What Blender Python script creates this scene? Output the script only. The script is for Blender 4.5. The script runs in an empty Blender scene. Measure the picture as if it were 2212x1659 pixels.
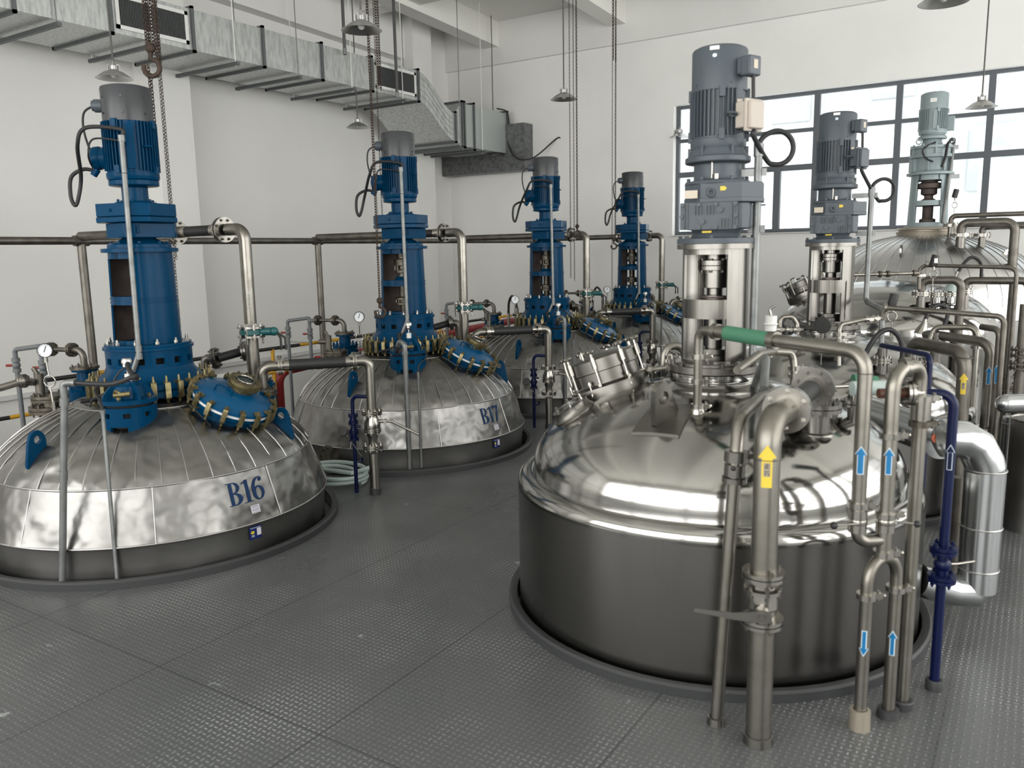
import bpy, bmesh, math, random
import numpy as np
from mathutils import Vector, Matrix, noise
random.seed(7)
PI = math.pi
SC = bpy.context.scene
COL = SC.collection

# ---------------------------------------------------------------- camera
F_PX, CX, CY, CAM_Z = 1759.0, 1106.0, 829.5, 1.85
def _ray(u, v):
    d = np.array([u-CX, v-CY, F_PX]); return d/np.linalg.norm(d)
_Y = _ray(2255, 521.); _X = -_ray(-1650, 593.)
_X = _X-_Y*(_X@_Y)*0.5; _Y = _Y-_X*(_X@_Y)*0.5/(_X@_X)
_Y /= np.linalg.norm(_Y); _X -= _Y*(_X@_Y); _X /= np.linalg.norm(_X)
_Z = np.cross(_X, _Y)
ROT = np.stack([_X, _Y, _Z])
CAMP = np.array([0, 0, CAM_Z])
cam_d = bpy.data.cameras.new('camera'); cam = bpy.data.objects.new('camera', cam_d); COL.objects.link(cam)
_r, _u, _f = ROT@[1, 0, 0], ROT@[0, -1, 0], ROT@[0, 0, 1]
cam.matrix_world = Matrix(((_r[0], _u[0], -_f[0], 0), (_r[1], _u[1], -_f[1], 0), (_r[2], _u[2], -_f[2], CAM_Z), (0, 0, 0, 1)))
cam_d.sensor_width = 36; cam_d.lens = F_PX/2212*36; cam_d.clip_start = 0.05; cam_d.clip_end = 200
cam_d.dof.use_dof = True; cam_d.dof.focus_distance = 7.5; cam_d.dof.aperture_fstop = 2.8
SC.camera = cam

# ---------------------------------------------------------------- daylight, exposure
W = bpy.data.worlds.new('overcast'); SC.world = W; W.use_nodes = True
W.node_tree.nodes['Background'].inputs[0].default_value = (1.0, .995, .97, 1)
W.node_tree.nodes['Background'].inputs[1].default_value = 4.6
SC.view_settings.view_transform = 'Standard'; SC.view_settings.look = 'None'
SC.view_settings.exposure = 0.2; SC.view_settings.gamma = 1.0; SC.view_settings.use_curve_mapping = False
SC.cycles.use_denoising = True
SC.cycles.max_bounces = 8; SC.cycles.diffuse_bounces = 4; SC.cycles.glossy_bounces = 4
SC.cycles.sample_clamp_indirect = 6.0
SC.cycles.caustics_reflective = False; SC.cycles.caustics_refractive = False
def portal(name, loc, rot, sx, sy):
    l = bpy.data.lights.new(name, 'AREA'); l.shape = 'RECTANGLE'; l.size = sx; l.size_y = sy; l.cycles.is_portal = True
    o = bpy.data.objects.new(name, l); o.location = loc; o.rotation_euler = rot; COL.objects.link(o)
portal('daylight_back', (-1.45, 13.52, 3.1), (-PI/2, 0, 0), 7.7, 2.1)
for k in range(3): portal('added_daylight_front', (-7.25+4.5*k, -4.15, 3.1), (PI/2, 0, 0), 4.3, 5.0)  # portals of the added front windows
for k in range(4): portal('added_daylight_right', (5.75, .8+3.5*k, 3.05), (PI/2, 0, PI/2), 3.3, 5.1)  # portals of the added right-hand windows

# ---------------------------------------------------------------- pixel helpers (a pixel and a real distance give a point)
def dirv(u, v): return ROT@np.array([u-CX, v-CY, F_PX])
def at(u, v, d): return Vector(CAMP+dirv(u, v)/F_PX*d)
def onx(u, v, x): k = dirv(u, v); return Vector(CAMP+k*(x/k[0]))
def ony(u, v, y): k = dirv(u, v); return Vector(CAMP+k*(y/k[1]))
def onz(u, v, z): k = dirv(u, v); return Vector(CAMP+k*((z-CAM_Z)/k[2]))
def hgt(u, v, p):
    k = dirv(u, v); t = (p[0]*k[0]+p[1]*k[1])/(k[0]**2+k[1]**2); return CAM_Z+t*k[2]
def up(p, v, u=None):
    q = ROT.T@(np.array([p[0], p[1], 1.2])-CAMP); uu = CX+F_PX*q[0]/q[2] if u is None else u
    return Vector((p[0], p[1], hgt(uu, v, p)))

# ---------------------------------------------------------------- materials
MATS = {}
def mat(name, col, rough=0.5, metal=0.0, **k):
    if name in MATS: return MATS[name]
    m = bpy.data.materials.new(name); m.use_nodes = True; MATS[name] = m
    nt = m.node_tree; b = nt.nodes['Principled BSDF']
    b.inputs['Base Color'].default_value = (*col, 1); b.inputs['Roughness'].default_value = rough; b.inputs['Metallic'].default_value = metal
    N = nt.nodes.new; L = nt.links.new
    if 'spec' in k: b.inputs['Specular IOR Level'].default_value = k['spec']
    if 'coat' in k: b.inputs['Coat Weight'].default_value = k['coat']; b.inputs['Coat Roughness'].default_value = 0.15
    if 'vary' in k or 'bump' in k or 'rvary' in k:
        tc = N('ShaderNodeTexCoord'); mp = N('ShaderNodeMapping'); mp.inputs['Scale'].default_value = k.get('stretch', (1, 1, 1))
        L(tc.outputs['Object'], mp.inputs[0])
        nz = N('ShaderNodeTexNoise'); nz.inputs['Scale'].default_value = k.get('scale', 6); nz.inputs['Detail'].default_value = k.get('detail', 4)
        L(mp.outputs[0], nz.inputs['Vector'])
        if 'vary' in k:
            r = N('ShaderNodeMix'); r.data_type = 'RGBA'; r.inputs['A'].default_value = (*col, 1); r.inputs['B'].default_value = (*k['vary'], 1)
            rr = N('ShaderNodeValToRGB'); rr.color_ramp.elements[0].position = k.get('lo', .4); rr.color_ramp.elements[1].position = k.get('hi', .68)
            L(nz.outputs['Fac'], rr.inputs[0]); L(rr.outputs[0], r.inputs['Factor']); L(r.outputs['Result'], b.inputs['Base Color'])
        if 'rvary' in k:
            q = N('ShaderNodeMapRange'); q.inputs[1].default_value = .3; q.inputs[2].default_value = .7
            q.inputs[3].default_value = rough; q.inputs[4].default_value = k['rvary']; L(nz.outputs['Fac'], q.inputs[0]); L(q.outputs[0], b.inputs['Roughness'])
        if 'bump' in k:
            n2 = N('ShaderNodeTexNoise'); n2.inputs['Scale'].default_value = k.get('bscale', k.get('scale', 6)); n2.inputs['Detail'].default_value = 2
            L(tc.outputs['Object'], n2.inputs['Vector'])
            bp = N('ShaderNodeBump'); bp.inputs['Strength'].default_value = k['bump']; bp.inputs['Distance'].default_value = k.get('bdist', .02)
            L(n2.outputs['Fac'], bp.inputs['Height']); L(bp.outputs[0], b.inputs['Normal'])
    return m
wallm = mat('wall_paint', (.80, .795, .77), .9, vary=(.76, .755, .73), scale=.7, detail=6)
ledgem = mat('lower_wall_paint', (.66, .66, .65), .85)
ceilm = mat('ceiling_paint', (.80, .79, .745), .9)
framem = mat('window_frame_grey', (.10, .11, .125), .5)
insul = mat('insulation_cladding', (.285, .28, .268), .22, 1, vary=(.20, .196, .187), scale=3, rvary=.38, stretch=(1, 1, .5), bump=.6, bscale=4.5, bdist=.05)
insul_seam = mat('cladding_seam', (.40, .39, .38), .35, 1)
band = mat('lower_cladding', (.21, .205, .195), .33, 1, vary=(.28, .275, .27), scale=2.5, rvary=.48)
polish = mat('polished_steel', (.40, .395, .378), .10, 1, rvary=.15, scale=2)
satin = mat('satin_steel', (.235, .226, .208), .24, 1, vary=(.165, .156, .142), scale=3, rvary=.36, stretch=(1, 1, .4))
steel = mat('steel_fitting', (.34, .325, .295), .24, 1, vary=(.38, .36, .33), scale=14)
pipem = mat('stainless_pipe', (.29, .275, .245), .30, 1, vary=(.19, .178, .152), scale=7, rvary=.45)
dullm = mat('weathered_pipe', (.17, .158, .138), .42, .8, vary=(.11, .10, .085), scale=9)
oldm = mat('oxidised_flange', (.085, .075, .060), .42, .8, vary=(.17, .155, .125), scale=20)
galv = mat('galvanised_conduit', (.22, .228, .225), .42, .6, vary=(.15, .158, .155), scale=12)
ductm = mat('galvanised_duct', (.60, .62, .61), .40, .7, vary=(.42, .435, .43), scale=30, stretch=(1, 1, .25), rvary=.42)
ductfl = mat('duct_angle_iron', (.13, .14, .14), .5, .5)
blue = mat('blue_enamel', (.0004, .040, .100), .24, spec=.10, bump=.12, bscale=40, bdist=.004)
bluel = mat('light_blue_enamel', (.0005, .070, .175), .26, spec=.35)
navy = mat('navy_enamel', (.001, .005, .040), .35, spec=.3)
greym = mat('grey_motor_paint', (.066, .080, .095), .42, spec=.4, bump=.06, bscale=60, bdist=.003)
lgrey = mat('light_grey_motor_paint', (.26, .32, .33), .42)
cowlm = mat('dark_grey_cowl', (.038, .040, .045), .30, spec=.5)
dark = mat('dark_recess', (.012, .011, .011), .8)
primer = mat('brown_primer', (.075, .055, .048), .7, vary=(.12, .09, .08), scale=10)
rubber = mat('black_rubber', (.012, .012, .013), .55)
brass = mat('zinc_yellow_clamp', (.25, .21, .105), .36, .75, vary=(.13, .105, .05), scale=25)
pvc = mat('grey_pvc', (.13, .14, .145), .5)
whitem = mat('white_plastic', (.75, .75, .73), .4)
beige = mat('beige_junction_box', (.44, .39, .34), .5)
redm = mat('red_pipe_paint', (.28, .018, .018), .4)
redh = mat('red_handle', (.25, .03, .02), .5)
yellow = mat('yellow_rail_paint', (.60, .32, .02), .45)
blackp = mat('black_paint', (.015, .015, .015), .5)
teal = mat('teal_valve_body', (.01, .09, .09), .4)
chainm = mat('rusty_chain', (.028, .019, .014), .7, .15, vary=(.06, .035, .022), scale=30)
alum = mat('spun_aluminium', (.52, .52, .51), .3, .9)
cladm = mat('aluminium_pipe_cladding', (.50, .515, .52), .2, 1, rvary=.28, scale=3)
hosem = mat('pale_green_hose', (.42, .50, .48), .45)
greenh = mat('green_hose', (.05, .17, .10), .55)
orange = mat('orange_hose', (.55, .12, .04), .5)
brownh = mat('brown_hose', (.10, .04, .025), .5)
numblue = mat('number_blue', (.004, .026, .085), .5, spec=.2)
paper = mat('paper_white', (.62, .60, .66), .7)
plateb = mat('label_blue', (.006, .02, .12), .4)
platey = mat('label_yellow', (.6, .5, .04), .5)
arrowb = mat('arrow_blue', (.0, .15, .36), .5)
arroww = mat('arrow_white_edge', (.6, .68, .72), .5)
arrowy = mat('arrow_yellow', (.68, .50, .05), .5)
kerbm = mat('kerb_grey', (.034, .036, .037), .5)
nameplate = mat('nameplate', (.36, .32, .26), .4, .5)
dialm = mat('dial_white', (.75, .78, .8), .4)

def glass_mat():
    m = bpy.data.materials.new('window_glass'); m.use_nodes = True; nt = m.node_tree; nt.nodes.clear()
    o = nt.nodes.new('ShaderNodeOutputMaterial'); t = nt.nodes.new('ShaderNodeBsdfTransparent'); g = nt.nodes.new('ShaderNodeBsdfGlossy')
    t.inputs[0].default_value = (.93, .96, .97, 1); g.inputs['Roughness'].default_value = .03
    x = nt.nodes.new('ShaderNodeMixShader'); x.inputs[0].default_value = .06
    nt.links.new(t.outputs[0], x.inputs[1]); nt.links.new(g.outputs[0], x.inputs[2]); nt.links.new(x.outputs[0], o.inputs[0]); return m
glassm = glass_mat()
def sightglass():
    m = mat('sight_glass', (.03, .04, .04), .05); return m
sgm = sightglass()

def floor_mat():
    m = bpy.data.materials.new('tread_plate_floor'); m.use_nodes = True; nt = m.node_tree; b = nt.nodes['Principled BSDF']
    N = nt.nodes.new; L = nt.links.new
    def M(op, a, c=None, d=None):
        n = N('ShaderNodeMath'); n.operation = op
        for i, x in enumerate((a, c, d)):
            if x is None: continue
            if isinstance(x, (int, float)): n.inputs[i].default_value = x
            else: L(x, n.inputs[i])
        return n.outputs[0]
    tc = N('ShaderNodeTexCoord'); sp = N('ShaderNodeSeparateXYZ'); L(tc.outputs['Object'], sp.inputs[0])
    P = .027
    fx = M('DIVIDE', sp.outputs[0], P); fy = M('DIVIDE', sp.outputs[1], P)
    ix = M('FLOOR', fx); iy = M('FLOOR', fy)
    cx = M('SUBTRACT', M('SUBTRACT', fx, ix), .5); cy = M('SUBTRACT', M('SUBTRACT', fy, iy), .5)
    par = M('MODULO', M('ABSOLUTE', M('ADD', ix, iy)), 2.0)      # 0 / 1
    inv = M('SUBTRACT', 1.0, par)
    ax = M('ADD', M('MULTIPLY', cx, inv), M('MULTIPLY', cy, par)); ay = M('ADD', M('MULTIPLY', cy, inv), M('MULTIPLY', cx, par))
    q = M('ADD', M('POWER', M('DIVIDE', M('ABSOLUTE', ax), .46), 2.0), M('POWER', M('DIVIDE', M('ABSOLUTE', ay), .17), 2.0))
    hgt_ = N('ShaderNodeMapRange'); hgt_.inputs[1].default_value = 1.0; hgt_.inputs[2].default_value = .25; L(q, hgt_.inputs[0])
    nz = N('ShaderNodeTexNoise'); nz.inputs['Scale'].default_value = 1.7; nz.inputs['Detail'].default_value = 8; L(tc.outputs['Object'], nz.inputs['Vector'])
    wear = N('ShaderNodeMapRange'); wear.inputs[1].default_value = .46; wear.inputs[2].default_value = .66; L(nz.outputs['Fac'], wear.inputs[0])
    n3 = N('ShaderNodeTexNoise'); n3.inputs['Scale'].default_value = 5; n3.inputs['Detail'].default_value = 6; L(tc.outputs['Object'], n3.inputs['Vector'])
    spot = N('ShaderNodeMapRange'); spot.inputs[1].default_value = .715; spot.inputs[2].default_value = .735; L(n3.outputs['Fac'], spot.inputs[0])
    mix = N('ShaderNodeMix'); mix.data_type = 'RGBA'; mix.inputs['A'].default_value = (.088, .092, .092, 1); mix.inputs['B'].default_value = (.36, .37, .37, 1)
    L(M('MULTIPLY', hgt_.outputs[0], M('MULTIPLY_ADD', wear.outputs[0], .70, .18)), mix.inputs['Factor'])
    m2 = N('ShaderNodeMix'); m2.data_type = 'RGBA'; m2.inputs['B'].default_value = (.34, .36, .36, 1); L(mix.outputs['Result'], m2.inputs['A']); L(M('MULTIPLY', spot.outputs[0], .7), m2.inputs['Factor'])
    # plate joints
    def line(c, v, w=.004): return M('LESS_THAN', M('ABSOLUTE', M('SUBTRACT', c, v)), w)
    j = None
    for v in (-5.3, -4.28, -3.27, -2.24, -1.217, -.2, .82):
        a = line(sp.outputs[0], v); j = a if j is None else M('MAXIMUM', j, a)
    for v in (-.5, 2.03, 4.57, 7.1, 9.6): j = M('MAXIMUM', j, line(sp.outputs[1], v))
    m3 = N('ShaderNodeMix'); m3.data_type = 'RGBA'; m3.inputs['B'].default_value = (.035, .037, .04, 1); L(m2.outputs['Result'], m3.inputs['A']); L(M('MULTIPLY', j, .8), m3.inputs['Factor'])
    L(m3.outputs['Result'], b.inputs['Base Color'])
    rg = N('ShaderNodeMapRange'); rg.inputs[1].default_value = .35; rg.inputs[2].default_value = .65; rg.inputs[3].default_value = .27; rg.inputs[4].default_value = .33
    L(nz.outputs['Fac'], rg.inputs[0]); L(rg.outputs[0], b.inputs['Roughness'])
    bp = N('ShaderNodeBump'); bp.inputs['Strength'].default_value = .55; bp.inputs['Distance'].default_value = .0018; L(hgt_.outputs[0], bp.inputs['Height']); L(bp.outputs[0], b.inputs['Normal'])
    return m
floorm = floor_mat()

# ---------------------------------------------------------------- mesh builder
def basis(ax):
    z = Vector(ax).normalized(); h = Vector((0, 0, 1)) if abs(z.z) < .9 else Vector((1, 0, 0))
    x = h.cross(z).normalized(); return x, z.cross(x), z
class MB:
    def __init__(s): s.v = []; s.f = []
    def add(s, vs, fs):
        o = len(s.v); s.v += [Vector(a) for a in vs]; s.f += [tuple(i+o for i in f) for f in fs]; return s
    def box(s, c, d, rz=0, M=None):
        a = [Vector((x*d[0]/2, y*d[1]/2, z*d[2]/2)) for x in (-1, 1) for y in (-1, 1) for z in (-1, 1)]
        R = M if M is not None else Matrix.Rotation(rz, 3, 'Z')
        return s.add([R@p+Vector(c) for p in a], [(0, 1, 3, 2), (4, 6, 7, 5), (0, 4, 5, 1), (2, 3, 7, 6), (0, 2, 6, 4), (1, 5, 7, 3)])
    def lathe(s, prof, c=(0, 0, 0), ax=(0, 0, 1), seg=32, a0=0, a1=2*PI, cap=True):
        x, y, z = basis(ax) if tuple(ax) != (0, 0, 1) else (Vector((1, 0, 0)), Vector((0, 1, 0)), Vector((0, 0, 1)))
        full = abs(a1-a0-2*PI) < 1e-6; n = seg if full else seg+1; c = Vector(c); vs = []; fs = []; rings = []
        for r, h in prof:
            if r < 1e-6: rings.append([len(vs)]); vs.append(c+z*h)
            else:
                rings.append(list(range(len(vs), len(vs)+n)))
                for i in range(n):
                    t = a0+(a1-a0)*i/seg; vs.append(c+z*h+(x*math.cos(t)+y*math.sin(t))*r)
        for A, B in zip(rings, rings[1:]):
            m = n if full else n-1
            for i in range(m):
                j = (i+1) % n
                if len(A) == 1 and len(B) == 1: continue
                if len(A) == 1: fs.append((A[0], B[j], B[i]))
                elif len(B) == 1: fs.append((A[i], A[j], B[0]))
                else: fs.append((A[i], A[j], B[j], B[i]))
        if cap and full:
            if len(rings[0]) > 1: fs.append(tuple(reversed(rings[0])))
            if len(rings[-1]) > 1: fs.append(tuple(rings[-1]))
        return s.add(vs, fs)
    def cyl(s, p0, p1, r, r2=None, seg=20):
        p0 = Vector(p0); p1 = Vector(p1); return s.lathe([(r, 0), (r if r2 is None else r2, (p1-p0).length)], p0, tuple(p1-p0), seg)
    def tube(s, path, r, seg=14, bend=None, cap=True):
        P = [Vector(p) for p in path]
        if bend:
            Q = [P[0]]
            for i in range(1, len(P)-1):
                a = (P[i-1]-P[i]); b = (P[i+1]-P[i]); la, lb = a.length, b.length; a.normalize(); b.normalize()
                ang = a.angle(b)
                if ang > PI-.05: Q.append(P[i]); continue
                t = min(bend/math.tan(ang/2), la*.49, lb*.49); s0 = P[i]+a*t; s1 = P[i]+b*t
                n = 7
                rr = t*math.tan(ang/2); ctr = P[i]+(a+b).normalized()*(rr/math.sin(ang/2))
                v0 = s0-ctr; v1 = s1-ctr; th = v0.angle(v1)
                for k in range(n+1):
                    w = k/n; Q.append(ctr+(v0*math.sin((1-w)*th)+v1*math.sin(w*th))/math.sin(th))
            Q.append(P[-1]); P = Q
        n = len(P); T = [(P[min(i+1, n-1)]-P[max(i-1, 0)]).normalized() for i in range(n)]
        x, y, _ = basis(T[0]); vs = []
        for i in range(n):
            x = (x-T[i]*x.dot(T[i])).normalized(); y = T[i].cross(x)
            for k in range(seg):
                t = 2*PI*k/seg; vs.append(P[i]+(x*math.cos(t)+y*math.sin(t))*r)
        fs = [(i*seg+k, i*seg+(k+1) % seg, (i+1)*seg+(k+1) % seg, (i+1)*seg+k) for i in range(n-1) for k in range(seg)]
        if cap: fs += [tuple(reversed(range(seg))), tuple(range((n-1)*seg, n*seg))]
        return s.add(vs, fs)
    def ball(s, c, r, seg=16, sq=(1, 1, 1)):
        n = seg//2; pr = [(math.sin(PI*i/n), -math.cos(PI*i/n)) for i in range(n+1)]; pr[0] = (0, -1); pr[-1] = (0, 1)
        m = MB().lathe(pr, seg=seg); return s.add([Vector((p.x*r*sq[0], p.y*r*sq[1], p.z*r*sq[2]))+Vector(c) for p in m.v], m.f)
    def torus(s, c, R, r, ax=(0, 0, 1), seg=32, sub=8):
        x, y, z = basis(ax); c = Vector(c)
        vs = [c+(x*math.cos(a)+y*math.sin(a))*(R+r*math.cos(b))+z*r*math.sin(b) for a in [2*PI*i/seg for i in range(seg)] for b in [2*PI*j/sub for j in range(sub)]]
        return s.add(vs, [(i*sub+j, ((i+1) % seg)*sub+j, ((i+1) % seg)*sub+(j+1) % sub, i*sub+(j+1) % sub) for i in range(seg) for j in range(sub)])
    def flange(s, p, ax, r, t=.018, nb=8, rb=.008, pair=True, br=None):
        p = Vector(p); x, y, z = basis(ax); br = br or r*.8
        if pair:
            s.cyl(p-z*t*1.15, p-z*.002, r, seg=28); s.cyl(p+z*.002, p+z*t*1.15, r, seg=28); h = t*1.15
        else: s.cyl(p-z*t/2, p+z*t/2, r, seg=28); h = t/2
        for i in range(nb):
            a = 2*PI*(i+.5)/nb; q = p+(x*math.cos(a)+y*math.sin(a))*br
            s.cyl(q-z*(h+rb*1.1), q+z*(h+rb*1.1), rb, seg=6); s.cyl(q-z*(h+rb*2.0), q+z*(h+rb*1.8), rb*.55, seg=6)
        return s
    def prism(s, poly, h, M):   # poly 2D in M's xy, extruded along its z by h
        n = len(poly); a = [M@Vector((p[0], p[1], -h/2)) for p in poly]; b = [M@Vector((p[0], p[1], h/2)) for p in poly]
        return s.add(a+b, [tuple(reversed(range(n))), tuple(range(n, 2*n))]+[(i, (i+1) % n, n+(i+1) % n, n+i) for i in range(n)])
    def join(s, o): return s.add(o.v, o.f)

def M3(o, x, y):
    x = Vector(x).normalized(); z = x.cross(Vector(y)).normalized(); y = z.cross(x); o = Vector(o)
    return Matrix(((x.x, y.x, z.x, o.x), (x.y, y.y, z.y, o.y), (x.z, y.z, z.z, o.z), (0, 0, 0, 1)))

def wpos(o):
    return Vector((0, 0, 0)) if o is None else o.location+wpos(o.parent)
SPLIT = {'elbow_flange', 'coupling', 'brass_fitting', 'hose_flange', 'joint_frame', 'hose_sleeve', 'end_sleeve', 'flange', 'valve_union', 'valve_handle', 'flange_disc', 'hose_end', 'elbow', 'flange_bolt', 'sight_glass_bolt', 'tie_bar', 'bracket', 'drain_spur', 'flange_ring', 'nozzle_flange', 'stub', 'clamp_ring'}
def clusters(mb):
    n = len(mb.v); p = list(range(n))
    def fd(a):
        while p[a] != a: p[a] = p[p[a]]; a = p[a]
        return a
    for f in mb.f:
        for q in f[1:]: p[fd(q)] = fd(f[0])
    comp = {}
    for i in range(n): comp.setdefault(fd(i), []).append(i)
    A = np.array([tuple(v) for v in mb.v]); boxes = [(A[c].min(0)-.003, A[c].max(0)+.003, set(c)) for c in comp.values()]
    ch = True
    while ch:
        ch = False; out = []
        for b in boxes:
            for k, o in enumerate(out):
                if (b[0] <= o[1]).all() and (o[0] <= b[1]).all(): out[k] = (np.minimum(b[0], o[0]), np.maximum(b[1], o[1]), b[2] | o[2]); ch = True; break
            else: out.append(b)
        boxes = out
    res = []
    for _, _, S in boxes:
        ix = sorted(S); mp = {a: i for i, a in enumerate(ix)}; q = MB(); q.v = [mb.v[a] for a in ix]; q.f = [tuple(mp[a] for a in f) for f in mb.f if f[0] in mp]; res.append(q)
    return res
def obj(name, mb, m, parent=None, bevel=0, loc=None, sharp=35, uid=None):
    """mb holds world coordinates; the object's origin is its parent's, or `loc`"""
    if name in SPLIT and parent is not None and uid is None:
        cl = clusters(mb)
        if len(cl) > 1: return [obj(name, c, m, parent, bevel, loc, sharp, 1) for c in cl][0]
    org = wpos(parent) if loc is None else Vector(loc)
    me = bpy.data.meshes.new(name); me.from_pydata([tuple(p-org) for p in mb.v], [], mb.f); me.update()
    me.polygons.foreach_set('use_smooth', [True]*len(me.polygons)); me.set_sharp_from_angle(angle=math.radians(sharp))
    me.materials.append(m); o = bpy.data.objects.new(name, me); COL.objects.link(o)
    if parent is not None: o.parent = parent; o.location = org-wpos(parent)
    else: o.location = org
    if bevel:
        b = o.modifiers.new('bevel', 'BEVEL'); b.width = bevel; b.segments = 2; b.limit_method = 'ANGLE'
    return o
def tag(o, label=None, cat=None, group=None, kind=None):
    for k, v in (('label', label), ('category', cat), ('group', group), ('kind', kind)):
        if v: o[k] = v
    return o
def thing(name, loc, label, cat, group=None):
    o = bpy.data.objects.new(name, None); o.empty_display_size = .1; o.location = loc; COL.objects.link(o)
    return tag(o, label, cat, group)
def struct(name, mb, m, loc=(0, 0, 0), bevel=0): return tag(obj(name, mb, m, loc=loc, bevel=bevel), kind='structure')
def copy_tree(o, delta=None, parent=None):
    c = o.copy(); COL.objects.link(c)
    if parent is not None: c.parent = parent
    if delta is not None: c.location = o.location+Vector(delta)
    for ch in list(o.children): copy_tree(ch, None, c)
    return c

# ---------------------------------------------------------------- room
XL, YB, XR, YF = -9.9, 13.2, 5.5, -3.9
PX0, PX1 = -6.95, 5.5     # platform
B = [(-5.1, 3.31), (-5.1, 6.0), (-5.1, 8.7), (-5.1, 11.2)]
G1, G2, GC, GD = (-1.386, 4.05), (-1.33, 6.5), (-1.3, 8.9), (-1.22, 11.3)
RB, RG = 1.16, 1.03
holes = [(*b, RB) for b in B]+[(*G1, RG), (*G2, RG), (*GC, RG), (*GD, 1.40)]
def ceil_z(y): return 5.98+.047*(YB-y)

bm = bmesh.new()
ed = []
def loop(pts):
    vs = [bm.verts.new(p) for p in pts]
    for i in range(len(vs)): ed.append(bm.edges.new((vs[i], vs[(i+1) % len(vs)])))
loop([(PX0, YF, 0), (PX1, YF, 0), (PX1, YB, 0), (PX0, YB, 0)])
for x, y, r in holes: loop([(x+r*math.cos(2*PI*i/96), y+r*math.sin(2*PI*i/96), 0) for i in range(96)])
bmesh.ops.triangle_fill(bm, use_beauty=True, use_dissolve=False, edges=ed)
for f in bm.faces:
    if f.normal.z < 0: f.normal_flip()
ext = bmesh.ops.extrude_face_region(bm, geom=list(bm.faces))
bmesh.ops.translate(bm, vec=(0, 0, -.012), verts=[g for g in ext['geom'] if isinstance(g, bmesh.types.BMVert)])
bmesh.ops.recalc_face_normals(bm, faces=list(bm.faces))
me = bpy.data.meshes.new('floor'); bm.to_mesh(me); bm.free(); me.materials.append(floorm)
fl = bpy.data.objects.new('floor', me); COL.objects.link(fl); tag(fl, kind='structure')
struct('floor_lower', MB().box(((XL+XR)/2, (YF+YB)/2, -3.05), (XR-XL, YB-YF, .1)), kerbm, loc=((XL+XR)/2, (YF+YB)/2, -3.1))

backm = mat('back_wall_lightened_paint', (.88, .875, .85), .9, vary=(.83, .825, .80), scale=.9, detail=7)  # wall paint lightened to make up for the weak light on this wall
def wall_with_openings(name, axis, pos, lo, hi, z0, z1, ops, th=.3, sgn=1, wm=None):
    """axis 'x': wall plane x=pos running along y; ops: (a0,a1,z0,z1)"""
    mb = MB(); cuts = sorted({lo, hi, *[o[0] for o in ops], *[o[1] for o in ops]}); zc = sorted({z0, z1, *[o[2] for o in ops], *[o[3] for o in ops]})
    for a, b in zip(cuts, cuts[1:]):
        for c, d in zip(zc, zc[1:]):
            if any(o[0] <= a and b <= o[1] and o[2] <= c and d <= o[3] for o in ops): continue
            m = ((a+b)/2, (c+d)/2); p = pos+sgn*th/2
            if axis == 'x': mb.box((p, m[0], m[1]), (th, b-a, d-c))
            else: mb.box((m[0], p, m[1]), (b-a, th, d-c))
    return struct(name, mb, wm or wallm)
HT = 7.2
wall_with_openings('wall_left', 'x', XL, YF-.3, YB+.3, -3.1, HT, [], sgn=-1)
WX = [-5.28, -4.17, -3.035, -1.898, -.743, .41, 1.56, 2.4]; WZ0, WZ1 = 2.06, 4.16
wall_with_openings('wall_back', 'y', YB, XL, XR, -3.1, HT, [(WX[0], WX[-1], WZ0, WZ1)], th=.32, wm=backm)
wall_with_openings('wall_front', 'y', YF, XL, XR, -3.1, HT, [(-9.4+4.5*k, -5.1+4.5*k, .6, 5.6) for k in range(3)], th=.25, sgn=-1)  # openings out of view, added to bring in daylight
wall_with_openings('wall_right', 'x', XR, YF, YB, -3.1, HT, [(-.85+3.5*k, 2.45+3.5*k, .5, 5.6) for k in range(4)], th=.25)  # openings likewise added for daylight

# sloping ceiling
cm = MB()
x0, x1, y0, y1 = XL-.3, XR+.3, YF-.3, YB+.4
cm.add([(x, y, ceil_z(y)+d) for d in (0, .18) for x, y in ((x0, y0), (x1, y0), (x1, y1), (x0, y1))], [(3, 2, 1, 0), (4, 5, 6, 7), (0, 1, 5, 4), (1, 2, 6, 5), (2, 3, 7, 6), (3, 0, 4, 7)])
struct('ceiling', cm, ceilm)
def roofbeam(name, x0, x1, y0, y1, zb, zt):
    m = MB(); m.add([(x, y, z-.047*(y-YB)) for z in (zb, zt) for x, y in ((x0, y0), (x1, y0), (x1, y1), (x0, y1))], [(3, 2, 1, 0), (4, 5, 6, 7), (0, 1, 5, 4), (1, 2, 6, 5), (2, 3, 7, 6), (3, 0, 4, 7)])
    return struct(name, m, ceilm, loc=((x0+x1)/2, (y0+y1)/2, zb))
n = 1
for x in (-8.98, -6.43, -3.9, -1.35, 1.2): roofbeam('trim_%d' % n, x, x+.31, YF, YB, 5.55, 6.02); n += 1
roofbeam('trim_%d' % n, XL, XR, 10.55, 10.85, 5.64, 6.02); n += 1
roofbeam('trim_%d' % n, XL, XR, 5.7, 6.0, 5.64, 6.02); n += 1
struct('trim_%d' % n, MB().box(((XL+XR)/2, YB-.03, 5.85), (XR-XL, .07, 1.2)), wallm, loc=(0, YB, 5.25)); n += 1
struct('trim_%d' % n, MB().add([(x, y, z-.03*(y-YB)) for z in (5.17, 6.0) for x, y in ((XL, YF), (-9.68, YF), (-9.68, 11.9), (XL, 11.9))], [(3, 2, 1, 0), (4, 5, 6, 7), (0, 1, 5, 4), (1, 2, 6, 5), (2, 3, 7, 6), (3, 0, 4, 7)]), wallm, loc=(XL, 0, 5.2)); n += 1
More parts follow.
